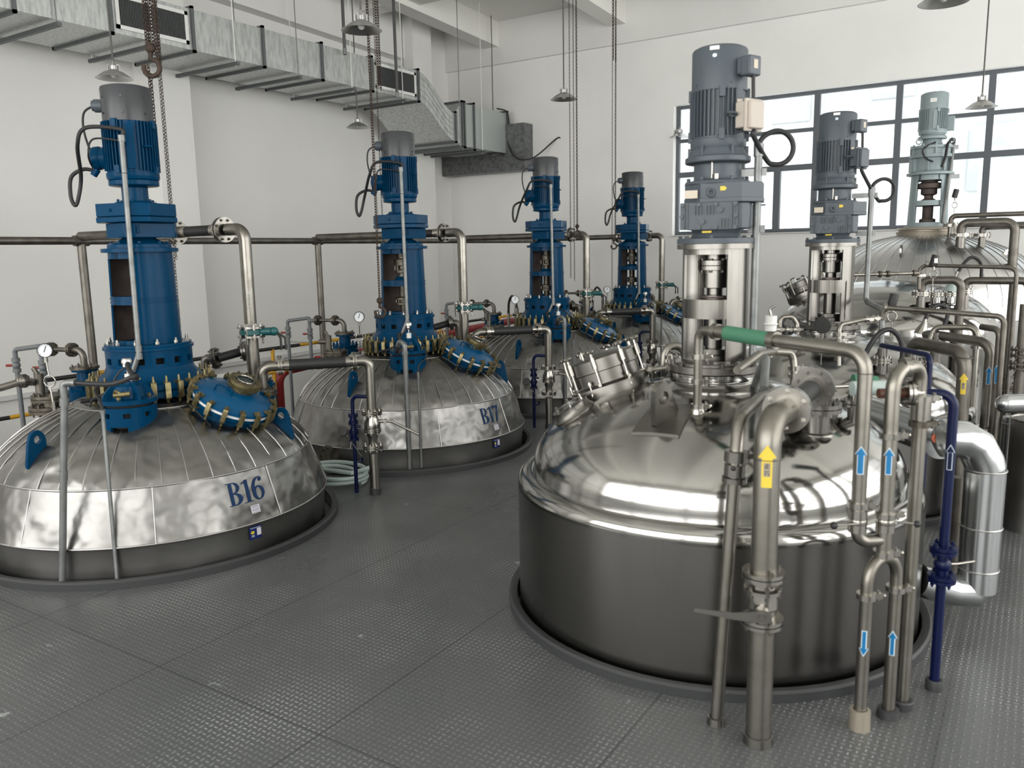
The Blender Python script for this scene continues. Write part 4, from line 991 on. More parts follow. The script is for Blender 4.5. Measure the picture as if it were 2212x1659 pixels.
for k_, (u, v0) in enumerate(((745, 118), (858, 212))):
    p = onx(u, v0, -8.30)
    t = thing('cable_drop', p, ('left', 'right')[k_]+' of two dark conduits hanging beside the air duct', 'conduit')
    obj('pipe', MB().cyl(p, (p.x, p.y, ceil_z(p.y)), .022), mat('dark_conduit', (.09, .09, .09), .45, .5), t); obj('end_sleeve', MB().cyl(p, p+Vector((0, 0, .08)), .027), galv, t)

# ================================================================ pendant lamps
def lamp(p, label):
    t = thing('pendant_lamp', p, label, 'lamp', 'pendant lamps'); p = Vector(p)
    obj('lamp_shade', MB().lathe([(.045, .075), (.055, .07), (.09, .055), (.16, .005), (.168, .0), (.158, .001), (.088, .048), (.04, .062)], p, seg=40, cap=False), alum, t)
    m = MB().lathe([(.030, .075), (.036, .08), (.036, .115), (.024, .12), (.015, .14), (.009, .16)], p, seg=24)
    for k in range(10): a = 2*PI*k/10; m.box(p+Vector((.044*math.cos(a), .044*math.sin(a), .10)), (.02, .004, .05), a)
    obj('lamp_holder', m, alum, t); obj('bulb', MB().ball(p+Vector((0, 0, .035)), .03, 14), whitem, t)
    obj('suspension_rod', MB().cyl(p+Vector((0, 0, .15)), (p.x, p.y, ceil_z(p.y)-.005), .0085, seg=10), mat('lamp_rod', (.10, .095, .09), .5, .3), t)
LB = ['above the B16 drive, in front of the duct grille', 'large at the top, left of the hanging chains', 'small, hanging lowest left of the second blue drive', 'small, in front of the duct fan box', 'beside the chains in front of the bare back wall', 'hanging at the left edge of the back window', 'hanging in front of the back window at the right', 'cut off by the top of the picture at the right']
for (u, v, d), l in zip(((247, 170, 7.7), (781, 66, 6.75), (773, 276, 11.8), (1067, 337, 14.9), (1218, 215, 10.), (1468, 297, 13.5), (2120, 232, 9.4), (2038, 6, 5.8)), LB):
    lamp(at(u, v, d), 'pendant lamp '+l)

# ================================================================ hoist chains
def chain(p0, p1, L=.034, r=.0035, wd=.011):
    p0, p1 = Vector(p0), Vector(p1); d = (p1-p0); n = max(2, int(d.length/(L*.76))); e = d.normalized(); x, y, _ = basis(e); m = MB()
    base = []
    for k in range(10):
        a = 2*PI*k/10; base.append((math.cos(a)*wd, math.sin(a)*wd+(L/2-wd)*(1 if math.sin(a) > 0 else -1)*(1 if abs(math.sin(a)) > .01 else 0)))
    for i in range(n):
        c = p0+d*((i+.5)/n); s_ = x if i % 2 else y; t_ = y if i % 2 else x; vs = []
        for bx_, by_ in base:
            q = c+s_*bx_+e*by_; o_ = (s_*bx_+e*by_*.6).normalized()
            for k in range(4): a = PI/2*k; vs.append(q+(o_*math.cos(a)+t_*math.sin(a))*r)
        fs = [(j*4+k, ((j+1) % 10)*4+k, ((j+1) % 10)*4+(k+1) % 4, j*4+(k+1) % 4) for j in range(10) for k in range(4)]
        m.add(vs, fs)
    return m
def hook(p, s=1.0):
    p = Vector(p); P = [p+Vector((0, 0, .02*s))]
    for i in range(12):
        a = math.radians(95-27*i); P.append(p+Vector((VR.x, VR.y, 0))*(.030*s*math.cos(a))+Vector((0, 0, -.035*s+.030*s*math.sin(a))))
    m = MB().tube(P, .009*s, seg=8); m.ball(p+Vector((0, 0, .035*s)), .02*s, 10); return m
def hoist(name, strands, hk, label):
    P0 = Vector(strands[0][0]); t = thing('chain_hoist', P0, label, 'chain', 'hoist chains hanging over the left row')
    for a, b, kind in strands:
        k_ = {'hand': (.030, .0022, .0066), 'load': (.030, .0036, .0090)}[kind]; obj(kind+'_chain', chain(a, b, *k_), chainm, t)
    for h_, s_ in hk: obj('hook', hook(h_, s_), chainm, t)
    return t
def V_(u, v0, v1, d, dx=0, top=None):
    """a hanging strand seen at pixel column u (at row v1) at distance d; it rises to row v0 or to the roof"""
    b = at(u, v1, d); z = ceil_z(b.y)-.02 if top is None else hgt(u, v0, b)
    return (Vector((b.x, b.y, z)), b)
s_ = []
for k, (u, v1) in enumerate(((317, 100), (322, 118), (327, 125), (333, 118), (340, 128), (347, 135))):
    a, b = V_(u, 0, v1, 5.75+.03*k); s_.append((a, b, 'load'))
a, b = V_(334, 0, 302, 5.80, top=1); a.z = hgt(334, 140, b); s_.append((a, b, 'load')); a2, b2 = V_(338, 0, 306, 5.82, top=1); a2.z = hgt(338, 160, b2); s_.append((a2, b2, 'load'))
a, b = V_(381, 0, 560, 5.95); s_.append((a, b, 'hand')); a, b = V_(389, 0, 706, 6.0); s_.append((a, b, 'hand'))
hoist('h', s_, [(at(326, 125, 5.7), 1.9)], 'rusty hoist chains with ring hook beside the drive of the number B16 vessel')
s_ = []
for k, (u, v1) in enumerate(((818, 190), (823, 195))): a, b = V_(u, 0, v1, 7.35+.03*k); s_.append((a, b, 'load'))
a, b = V_(820, 0, 645, 7.25); s_.append((a, b, 'load')); a, b = V_(816, 0, 500, 7.3); s_.append((a, b, 'hand')); a, b = V_(836, 0, 705, 8.0); s_.append((a, b, 'hand'))
hoist('h', s_, [(at(821, 662, 7.25), 1.5)], 'dark hoist chain with small hook left of the drive of the number B17 vessel')
s_ = []
for u, v1, k in ((1233, 600, 'hand'), (1241, 606, 'hand'), (1247, 500, 'load')): a, b = V_(u, 0, v1, 10.1); s_.append((a, b, k))
hoist('h', s_, [(at(1247, 497, 10.1), 1.3)], 'pair of thin hoist chains hanging right of the third blue drive')
s_ = []
for u, v1, k in ((1325, 130, 'load'), (1330, 132, 'load'), (1329, 520, 'load'), (1322, 655, 'hand')): a, b = V_(u, 0, v1, 11.7); s_.append((a, b, k))
hoist('h', s_, [(at(1326, 525, 11.7), 1.3)], 'brown hoist chains hanging at the left of the farthest blue drive')

# ================================================================ right row: polished steel vessels
GROWN = ['the nearest polished vessel', 'the second polished vessel', 'the third polished vessel']
def gv(c, h): return Vector((c[0], c[1], h))
def polished_vessel(c, label, kind):
    t = thing('steel_vessel', gv(c, 0), label, 'vessel')
    if kind == 'low':
        pr = [(.12, 1.187), (.25, 1.183)]+[(.93*math.sin(a), .735+.448*math.cos(a)) for a in np.linspace(.30, PI/2-.02, 26)]+[(.935, .71), (.94, .69)]
        obj('dome', MB().lathe(pr, gv(c, 0), seg=128, cap=False), polish, t, sharp=60)
        obj('shoulder', MB().lathe([(.935, .712), (.95, .716), (.985, .708), (1.005, .692), (1.015, .668), (1.015, .64)], gv(c, 0), seg=128, cap=False), polish, t, sharp=60)
        obj('shell', MB().lathe([(1.015, .655), (1.015, -.9), (.9, -1.3), (.2, -1.6)], gv(c, 0), seg=128, cap=False), bodym, t, sharp=60)
        m = MB().lathe([(.12, 1.10), (.14, 1.187), (.155, 1.20), (.175, 1.205), (.20, 1.207), (.228, 1.212)], gv(c, 0), seg=64, cap=False)
        m.lathe([(.10, 1.10), (.11, 1.14), (.17, 1.17), (.222, 1.185), (.228, 1.195), (.228, 1.225), (.218, 1.23)], gv(c, 0), seg=64, cap=False); obj('neck_flange', m, polish, t)
    else:
        pr = [(.05, 1.50)]+[(1.0*math.sin(a), 1.03+.467*math.cos(a)) for a in np.linspace(.06, PI/2, 30)]+[(1.0, -.9), (.9, -1.3), (.2, -1.6)]
        obj('dome', MB().lathe(pr, gv(c, 0), seg=128, cap=False), polish, t, sharp=60)
    return t
bodym = mat('brushed_shell', (.20, .195, .185), .2, 1, vary=(.145, .14, .132), scale=1.4, rvary=.30, stretch=(1, 1, .35))
v1 = polished_vessel(G1, 'large polished steel vessel nearest on the right, cut by no other', 'low')
v1['label'] = 'nearest and largest polished steel vessel at the lower right'
v2 = polished_vessel(G2, 'second polished steel vessel, right behind the nearest one', 'low')
v3 = polished_vessel(GC, 'third polished steel vessel, taller and without a motor on top', 'tall')

# ---- grey mixer drive
def mixer(c, label):
    t = thing('mixer_drive', gv(c, 1.235), label, 'motor'); g = lambda x, y, z: Vector((c[0]+x, c[1]+y, z)); o = gv(c, 0)
    m = MB().lathe([(.10, 1.225), (.228, 1.23), (.228, 1.262), (.20, 1.265), (.20, 1.275), (.14, 1.278)], o, seg=56)
    for i in range(12): a = 2*PI*i/12; m.cyl(g(.208*math.cos(a), .208*math.sin(a), 1.255), g(.208*math.cos(a), .208*math.sin(a), 1.285), .012, seg=6)
    obj('base_flange', m, satin, t)
    m = MB(); lantern(m, c, .162, .162, 1.275, 1.845, (-95, 85), 43, ((1.29, 1.50), (1.595, 1.815)), th=.012)
    clean(obj('lantern', m, satin, t))
    m = MB().lathe([(.03, 1.50), (.150, 1.505), (.150, 1.59), (.05, 1.595)], o, seg=56); obj('bearing_ring', m, satin, t)
    m = MB().lathe([(.10, 1.275), (.10, 1.31), (.085, 1.315), (.085, 1.34), (.045, 1.345), (.045, 1.50)], o, seg=32).lathe([(.065, 1.595), (.065, 1.61), (.04, 1.615), (.04, 1.645), (.066, 1.65), (.066, 1.735), (.088, 1.738), (.088, 1.758), (.082, 1.76), (.088, 1.762), (.088, 1.785), (.055, 1.79), (.055, 1.85)], o, seg=36)
    for i in range(8): a = 2*PI*i/8; m.cyl(g(.075*math.cos(a), .075*math.sin(a), 1.725), g(.075*math.cos(a), .075*math.sin(a), 1.795), .008, seg=6)
    obj('drive_shaft', m, satin, t)
    m = MB().cyl(g(0, 0, 1.597), g(0, 0, 1.607), .068); obj('rusty_seal', m, primer, t)
    m = MB().lathe([(.10, 1.84), (.192, 1.842), (.192, 1.866), (.10, 1.868)], o, seg=56); obj('top_flange', m, satin, t)
    # gear unit
    GAa = math.radians(-78); R_ = lambda a, b, z: g(a*math.cos(GAa)-b*math.sin(GAa), a*math.sin(GAa)+b*math.cos(GAa), z)   # a towards viewer, b to the right
    m = MB().lathe([(.12, 1.866), (.192, 1.868), (.192, 1.893), (.17, 1.896), (.125, 1.90), (.115, 1.92), (.125, 1.94), (.15, 1.95)], o, seg=56)
    for i in range(8): a = 2*PI*i/8+.2; m.cyl(g(.178*math.cos(a), .178*math.sin(a), 1.89), g(.178*math.cos(a), .178*math.sin(a), 1.907), .010, seg=6)
    obj('gearbox_foot', m, greym, t)
    m = MB(); rbox(m, R_(.0, .01, 2.0), .27, .315, .125, GAa, .035); obj('gearbox_housing', m, greym, t, bevel=.006)
    # ribbed cover plate on the front of the gearbox
    m = MB(); fx = .138
    def fbox(b, z, sb, sz, dep=.012): m.box(R_(fx+dep/2, b, z), (dep, sb, sz), GAa)
    fbox(-.02, 2.0, .275, .128, .012)
    for b in (-.135, -.12, -.085, -.07, -.055, -.03, -.015, .0, .04, .055, .07, .09, .103):
        if -.09 < b < .01: m.box(R_(fx+.016, b, 2.03), (.010, .0045, .045), GAa)
        elif .03 < b < .08: m.box(R_(fx+.016, b, 1.965), (.010, .0045, .045), GAa)
        else: m.box(R_(fx+.016, b, 2.0), (.008, .0045, .12), GAa)
    for b in (-.145, -.065, .015, .105):
        for z in (1.945, 2.055): m.cyl(R_(fx+.005, b, z), R_(fx+.026, b, z), .010, seg=10)
    for z in (2.0,): 
        for b in (-.148, .108): m.cyl(R_(fx+.005, b, z), R_(fx+.026, b, z), .010, seg=10)
    for b, z in ((-.05, 1.975), (.035, 2.028)): m.cyl(R_(fx+.01, b, z), R_(fx+.026, b, z), .014, seg=16)
    obj('gearbox_cover', m, greym, t)
    m = MB(); rbox(m, R_(.0, .035, 2.113), .30, .37, .09, GAa, .09); rbox(m, R_(.0, .035, 2.075), .305, .375, .022, GAa, .09)
    m.lathe([(.16, 2.155), (.155, 2.17), (.12, 2.175), (.115, 2.18), (.115, 2.25), (.12, 2.255), (.155, 2.258), (.158, 2.262), (.158, 2.285), (.145, 2.29), (.125, 2.33), (.125, 2.345)], o, seg=48)
    for i in range(6): a = 2*PI*i/6+.3; m.cyl(g(.14*math.cos(a), .14*math.sin(a), 2.17), g(.14*math.cos(a), .14*math.sin(a), 2.19), .010, seg=6); m.box(g(.13*math.cos(a), .13*math.sin(a), 2.31), (.03, .010, .05), a)
    obj('gear_head', m, greym, t, bevel=.004)
    m = MB().torus(R_(.165, -.01, 2.11), .017, .007, (math.cos(GAa+.6), math.sin(GAa+.6), .2), 18, 8); obj('lifting_eye', m, greym, t)
    obj('nameplate', MB().box(R_(.1505, -.105, 2.105), (.002, .062, .038), GAa), nameplate, t)
    m = MB().prism([(-.012, -.010), (.010, -.010), (.018, 0), (.010, .010), (-.012, .010)], .002, M3(R_(.151, .045, 2.128), (-math.sin(GAa), math.cos(GAa), 0), (0, 0, 1))); obj('arrow_label', m, arrowy, t)
    obj('yellow_tag', MB().box(R_(.122, -.03, 1.925), (.012, .045, .010), GAa), arrowy, t)
    m = MB().cyl(g(.06*math.cos(GAa), .12*math.sin(GAa), 2.18), g(.06*math.cos(GAa), .12*math.sin(GAa), 2.26), .005).cyl(R_(.125, .01, 2.175), R_(.125, .01, 2.20), .012); obj('grease_nipple', m, steel, t)
    m = MB(); motor(m, (c[0], c[1]), 2.355, 2.60, .134, 40, gap=((-20, 9), (5, 18), (-135, 9)))
    a = math.radians(-48); m.torus(g(.155*math.cos(a), .155*math.sin(a), 2.47), .022, .006, (0, .3, 1), 16, 6).cyl(g(.12*math.cos(a), .12*math.sin(a), 2.47), g(.14*math.cos(a), .14*math.sin(a), 2.47), .01)
    a = math.radians(-28); m.box(g(.128*math.cos(a), .128*math.sin(a), 2.49), (.02, .04, .2), a); m.box(g(.13*math.cos(0), 0, 2.47), (.03, .10, .14), 0)
    obj('motor_body', m, greym, t)
    obj('motor_nameplate', MB().box(g(.140*math.cos(a), .140*math.sin(a), 2.50), (.002, .036, .085), a), nameplate, t)
    m = MB().lathe([(0, 2.80), (.11, 2.798), (.126, 2.79), (.132, 2.78), (.132, 2.592), (.127, 2.592)], o, seg=56)
    for q, z in ((-72, 2.70), (-45, 2.62), (-125, 2.62)): a = math.radians(q); m.cyl(g(.125*math.cos(a), .125*math.sin(a), z), g(.136*math.cos(a), .136*math.sin(a), z), .006, seg=8)
    obj('fan_cowl', m, greym, t)
    a = math.radians(-92); obj('cowl_label', raster(lambda x, y: True, .045, .018, 8, 1, lambda x, y: (c[0]+.1335*math.cos(a+x/.133), c[1]+.1335*math.sin(a+x/.133), 2.768+y)), whitem, t)
    obj('cowl_logo', raster(lambda x, y: el(x, y, .012, .010, .011, .009), .024, .02, 16, 14, lambda x, y: (c[0]+.1335*math.cos(a+.09+x/.133), c[1]+.1335*math.sin(a+.09+x/.133), 2.733+y)), arroww, t)
    # fan box and terminal box on the right
    e = Vector((.93, -.36, 0)); ra = math.atan2(e.y, e.x)
    m = MB().box(o+e*.15+Vector((0, 0, 2.69)), (.04, .075, .08), ra).box(o+e*.185+Vector((0, 0, 2.685)), (.055, .085, .09), ra); obj('fan_terminal_box', m, greym, t, bevel=.008)
    obj('box_label', MB().box(o+e*.2135+Vector((0, 0, 2.69)), (.002, .03, .04), ra), nameplate, t)
    m = MB().box(o+e*.168+Vector((0, 0, 2.465)), (.06, .095, .12), ra).box(o+e*.205+Vector((0, 0, 2.46)), (.018, .12, .15), ra).box(o+e*.222+Vector((0, 0, 2.46)), (.022, .10, .125), ra); obj('terminal_box', m, beige if c == G1 else greym, t, bevel=.006)
    obj('box_cable', MB().tube([o+e*.20+Vector((0, 0, 2.65)), o+e*.205+Vector((0, 0, 2.53))], .0085), rubber, t)
    return t
mixer(G1, 'tall grey motor and gear unit on the nearest polished vessel')
mixer(G2, 'tall grey motor and gear unit on the second polished vessel')

def mixer_conduit(c, offs, top, bot, label, lo):
    e = Vector((.93, -.36, 0)); p = gv(c, 0)+Vector(offs); t = thing('motor_conduit', (p.x, p.y, bot), label, 'conduit')
    obj('pipe', MB().tube([(p.x, p.y, top), (p.x, p.y, bot)]+lo, .019, bend=.05), galv, t)
    m = MB().cyl((p.x, p.y, top-.05), (p.x, p.y, top+.01), .024); obj('coupling', m, galv, t)
    o = gv(c, 0)
    for z, q in ((2.19, .12), (1.915, .16)):
        a_ = o+(p-o).normalized()*q+Vector((0, 0, z)); b_ = Vector((p.x, p.y, z+.02))
        d_ = (b_-a_); obj('bracket', MB().box((a_+b_)/2+d_.normalized()*.02, (d_.length+.04, .006, .035), math.atan2(d_.y, d_.x)), galv, t)
    w_ = Vector((.84, .54, 0)); T = Vector((p.x, p.y, top)); R_ = .078
    s_ = o+e*.215+Vector((0, 0, 2.39))
    pts = [T, T+Vector((0, 0, .03))+w_*.012]
    for k in range(0, 10): a = math.radians(125-32*k); pts.append(T+w_*(.085+R_*math.cos(a))+Vector((0, 0, -.01+R_*math.sin(a)))+Vector((0, 0.004*k, 0)))
    pts = pts[:-1]+[s_+Vector((0, 0, -.03)), s_]
    obj('flexible_conduit', loopcable(pts, .0125), rubber, t)
p_ = gv(G1, 0)+Vector((.195, .02, 0))
mixer_conduit(G1, (.195, .02, 0), 2.33, 1.22, 'galvanised cable conduit with looped hose right of the nearest grey drive', [Vector((p_.x+.01, p_.y-.03, 1.12)), at(1655, 770, 3.7), at(1650, 840, 3.55)])
mixer_conduit(G2, (.25, .03, 0), 2.25, 1.43, 'galvanised cable conduit with looped hose right of the second grey drive', [at(1906, 668, 5.75), at(1905, 700, 5.75), at(1902, 870, 5.7)])

# ---- manway with clamp knobs
def gn(c, x, y, a2=.865, b2=.2007, z0=.735):
    r = math.hypot(x, y); z = z0+math.sqrt(max(0, 1-r*r/a2)*b2); n_ = Vector((x/a2, y/a2, (z-z0)/b2)).normalized(); return Vector((c[0]+x, c[1]+y, z)), n_
def manway(c, ang, r, R, H, label, z0=.735, b2=.2007, a2=.865, tilt=1.0):
    a = math.radians(ang); p, nn = gn(c, r*math.cos(a), r*math.sin(a), a2, b2, z0); nn = (nn+Vector((0, 0, 1-tilt))).normalized()
    t = thing('manway', p, label, 'manhole'); bx, by, bz = basis(nn)
    obj('manway_neck', MB().lathe([(R, -.08), (R, H*.58), (R*1.0, H*.6)], p, tuple(nn), 56), satin, t)
    obj('weld_collar', MB().lathe([(R*1.16, -.03), (R*1.18, .0), (R*1.15, .035), (R*1.02, .05)], p, tuple(nn), 56, cap=False), satin, t)
    obj('manway_lid', MB().lathe([(R*1.03, H*.62), (R*1.03, H*.95), (R*.98, H*.99), (R*.6, H*1.08), (0, H*1.12)], p, tuple(nn), 56), satin, t)
    for i in range(8):
        b = 2*PI*(i+.35)/8; e = bx*math.cos(b)+by*math.sin(b); q = p+e*(R*1.10); m = MB()
        m.cyl(q+nn*H*.25, q+nn*H*1.05, .0075, seg=8).cyl(q+nn*H*.72, q+nn*H*1.02, .0135, seg=10).cyl(q+nn*H*1.02, q+nn*H*1.16, .009, seg=8)
        m.cyl(q-e*R*.12+nn*H*.25, q+e*.012+nn*H*.25, .010, seg=8)
        h_ = q+nn*(H*1.2)
        m.lathe([(.008, -.012), (.024, -.006), (.027, .004), (.018, .010), (0, .012)], h_, tuple(nn), 14)
        for k in range(5): g_ = 2*PI*k/5; m.ball(h_+(bx*math.cos(g_)+by*math.sin(g_))*.024, .008, 8)
        obj('clamp_knob', m, steel, t)
    hd_ = p+nn*H*1.02; vv = (-VR); vv = (vv-nn*vv.dot(nn)).normalized(); ww = nn.cross(vv)
    hh = hd_+vv*R*.55+ww*R*.2
    obj('handle', MB().tube([hh-ww*.06, hh-ww*.06+nn*.05, hh+ww*.06+nn*.05, hh+ww*.06], .006, bend=.015, seg=8), steel, t)
    for i in range(6):
        b = 2*PI*i/6; e = bx*math.cos(b)+by*math.sin(b); q = p+e*R*1.12+nn*.03; m = MB().cyl(q-nn*.03, q+nn*.05, .007, seg=8).cyl(q+nn*.03, q+nn*.045, .013, seg=8).cyl(q-nn*.03, q-nn*.015, .012, seg=6); obj('collar_bolt', m, steel, t)
    return t
manway(G1, -172, .55, .185, .19, 'big round manway with clamp knobs at the left of the nearest polished vessel')
manway(GC, -174, .72, .19, .16, 'tilted manway with clamp knobs at the left of the third polished vessel', 1.03, .218, 1.0)
sp_, sn_ = gn(G1, -.60, -.40)
t = thing('sight_glass', sp_, 'round sight glass low on the left shoulder of the nearest polished vessel', 'window')
m = MB().lathe([(.115, -.05), (.115, .0), (.105, .008), (.098, .03), (.098, .045), (.06, .05), (.058, .035)], sp_, tuple(sn_), 40, cap=False); obj('frame', m, satin, t)
obj('glass', MB().lathe([(0, .036), (.06, .036), (.06, .042), (0, .042)], sp_, tuple(sn_), 32), sgm, t)
bx, by, bz = basis(sn_)
for i in range(6): a = 2*PI*i/6; q = sp_+(bx*math.cos(a)+by*math.sin(a))*.079; obj('bolt', MB().cyl(q+sn_*.04, q+sn_*.064, .008, seg=6), steel, t)
# lifting lug on its pad plate
t = thing('lifting_lug', gn(G1, -.02, -.62)[0], 'steel lifting eye on a square pad of the nearest polished vessel', 'bracket')
m = MB(); cs = [(-.118, -.515), (.078, -.463), (.092, -.705), (-.128, -.712)]; N_ = 10; vs = []
for j in range(N_+1):
    for i in range(N_+1):
        s1, s2 = i/N_, j/N_; x = (cs[0][0]*(1-s1)+cs[1][0]*s1)*(1-s2)+(cs[3][0]*(1-s1)+cs[2][0]*s1)*s2; y = (cs[0][1]*(1-s1)+cs[1][1]*s1)*(1-s2)+(cs[3][1]*(1-s1)+cs[2][1]*s1)*s2
        p, n_ = gn(G1, x, y); vs.append(p+n_*.012)
m.add(vs, [(j*(N_+1)+i, (j+1)*(N_+1)+i, (j+1)*(N_+1)+i+1, j*(N_+1)+i+1) for j in range(N_) for i in range(N_)])
nv_ = len(vs); edge = [i for i in range(N_)]+[N_+j*(N_+1) for j in range(N_)]+[N_*(N_+1)+N_-i for i in range(N_)]+[(N_-j)*(N_+1) for j in range(N_)]
for q in edge: m.v.append(m.v[q]-Vector((0, 0, .03)))
for k in range(len(edge)): k2 = (k+1) % len(edge); m.f.append((edge[k], edge[k2], nv_+k2, nv_+k))
obj('pad_plate', m, satin, t)
p, n_ = gn(G1, -.015, -.60); ee = Vector((-.30, -1, 0)).normalized(); ee = (ee-n_*ee.dot(n_)).normalized(); Mx = M3(p, ee, n_)
def eyeplate(out, ctr, rh, th, Mx, n=28):
    m = MB(); segl = [(Vector(out[i]), Vector(out[(i+1) % len(out)])) for i in range(len(out))]; ro = []; ri = []
    for i in range(n):
        t_ = 2*PI*i/n; d = Vector((math.cos(t_), math.sin(t_))); c = Vector(ctr); best = .5
        for P_, Q_ in segl:
            e2 = Q_-P_; den = d.x*e2.y-d.y*e2.x
            if abs(den) < 1e-9: continue
            w_ = P_-c; s_ = (w_.x*e2.y-w_.y*e2.x)/den; u_ = (w_.x*d.y-w_.y*d.x)/den
            if s_ > 0 and -1e-6 <= u_ <= 1+1e-6: best = min(best, s_)
        ro.append(c+d*best); ri.append(c+d*rh)
    vs = []
    for zz in (-th/2, th/2): vs += [Mx@Vector((q.x, q.y, zz)) for q in ro]+[Mx@Vector((q.x, q.y, zz)) for q in ri]
    fs = []
    for i in range(n): j = (i+1) % n; fs += [(i, j, n+j, n+i), (2*n+i, 3*n+i, 3*n+j, 2*n+j), (i, 2*n+i, 2*n+j, j), (n+i, n+j, 3*n+j, 3*n+i)]
    return m.add(vs, fs)
obj('eye_plate', eyeplate([(-.085, -.005), (-.065, .09), (-.052, .155), (-.025, .19), (.015, .192), (.045, .17), (.06, .12), (.085, -.005)], (0, .115), .032, .026, Mx), satin, t)
fz = n_.cross(ee).normalized(); obj('gusset', MB().prism([(-.0, 0), (.0001, .12), (.10, .0)], .018, M3(p, -fz, n_)), satin, t)

# ---- process pipes in front of and around the nearest polished vessel
def pipe(name, label, path, r, m_, bend=.07, fl=(), collar=None, cat='pipe', seg=16):
    t = thing(name, path[0], label, cat); obj('pipe', MB().tube(path, r, bend=bend, seg=seg), m_, t)
    for f_ in fl:
        p, ax, R_ = f_[:3]; obj('flange', MB().flange(p, ax, R_, *(f_[3:] or (.014, 8, .009))), steel, t)
    if collar:
        p, R_, h_, cm_ = collar; obj('floor_collar', MB().lathe([(r+.002, h_), (R_*.94, h_), (R_, h_*.9), (R_, 0)], p, seg=28, cap=False), cm_, t)
    return t
def clampring(m, p, ax, R_):
    p = Vector(p); x, y, z = basis(ax); m.cyl(p-z*.011, p+z*.011, R_, seg=24); q = p+VR*(R_+.008); m.box(q, (.03, .022, .02), math.atan2(.54, .84)); m.cyl(q-Vector((0, 0, .02)), q+Vector((0, 0, .02)), .006, seg=8); m.ball(q+VR*.02, .010, 8)
    return m
def arrow(mname, m_, p, r, up_=True, h=.15, w_=.055, edge=None, facing=None, parent=None):
    """arrow sticker wrapped on a vertical pipe at p (centre)"""
    p = Vector(p); f = math.atan2(-p.y, -p.x) if facing is None else facing
    def ins(x, y, g=0):
        yy = y if up_ else h-y; xx = abs(x-w_/2); hh = h*.32
        return (g <= yy <= h-hh and xx <= w_*.26-g) or (h-hh+g*.2 <= yy <= h-g*1.6 and xx <= (h-yy)/hh*w_/2-g*1.2)
    def mp(dr): return lambda x, y: (p.x+(r+dr)*math.cos(f+(x-w_/2)/r), p.y+(r+dr)*math.sin(f+(x-w_/2)/r), p.z-h/2+y)
    if edge: obj('arrow_border', raster(lambda x, y: ins(x, y), w_, h, 26, 60, mp(.0012)), edge, parent)
    return obj(mname, raster(lambda x, y: ins(x, y, .003 if edge else 0), w_, h, 30, 70, mp(.002)), m_, parent)

def arrow_text(p, r, parent, w_=.022, h=.05):
    p = Vector(p); f = math.atan2(-p.y, -p.x)
    def mp(dr): return lambda x, y: (p.x+(r+dr)*math.cos(f+(x-w_/2)/r), p.y+(r+dr)*math.sin(f+(x-w_/2)/r), p.z-h/2+y)
    obj('arrow_text_panel', raster(lambda x, y: True, w_, h, 6, 2, mp(.0028)), nameplate, parent)
    def gl(x, y):
        X = x/w_; Y = (y/h*2) % 1; up_ = y > h/2
        if not (.15 < X < .85 and .12 < Y < .88): return False
        if up_: return abs(Y-.8) < .05 or abs(Y-.55) < .05 or abs(Y-.25) < .05 or abs(X-.5) < .06 or (abs(X-.25) < .05 and Y < .55)
        return abs(Y-.78) < .05 or (abs(X-.3) < .05) or (abs(Y-.5) < .05 and X > .3) or (abs(X-.78) < .05 and Y < .5) or (abs(Y-.18) < .04 and X > .7)
    obj('arrow_text', raster(gl, w_, h, 26, 60, mp(.0036)), oldm, parent)
for k_ in (0, 1):     # white outline arrows on the two nearest risers
    q_ = Vector((B[k_][0]+.165, B[k_][1]+.735, 1.535)); f0 = math.atan2(-q_.y, -q_.x); w0_, h0_ = .042, .115
    def _o(x, y):
        def ins(g):
            hh = h0_*.36; xx = abs(x-w0_/2)
            return (g <= y <= h0_-hh and xx <= w0_*.26-g) or (h0_-hh+g*.2 <= y <= h0_-g*1.6 and xx <= (h0_-y)/hh*w0_/2-g*1.2)
        return ins(0) and not ins(.003)
    par = [r for r in roots[k_] if r.name.startswith('vapour_riser')][0]
    obj('arrow_outline', raster(_o, w0_, h0_, 56, 130, lambda x, y: (q_.x+.0462*math.cos(f0+(x-w0_/2)/.046), q_.y+.0462*math.sin(f0+(x-w0_/2)/.046), q_.z-h0_/2+y)), arroww, par)
# thin leaning riser at the left
pb = onz(1547, 1562, 0); pt = at(1590, 985, 3.02); pt2 = at(1597, 905, 3.06)
q3 = at(1640, 862, 3.35)
t = pipe('riser', 'thin leaning steel riser, leftmost in front of the nearest polished vessel', [pb, pt, pt2, q3, q3+Vector((0, .35, -.02))], .025, pipem, .07)
m = MB(); clampring(m, pt, (pt-pb), .042); obj('clamp_ring', m, steel, t)
ax_ = (pt-pb).normalized(); m = MB().cyl(pt-ax_*.075, pt-ax_*.03, .040, seg=20).cyl(pt-ax_*.10, pt-ax_*.08, .046, seg=20).cyl(pt-ax_*.02, pt+ax_*.02, .043); obj('union', m, satin, t)
obj('knob', MB().ball(at(1584, 1012, 2.98), .010, 10), blackp, t)
obj('floor_collar', MB().lathe([(.027, .03), (.033, .028), (.036, 0)], pb, seg=24, cap=False), satin, t)
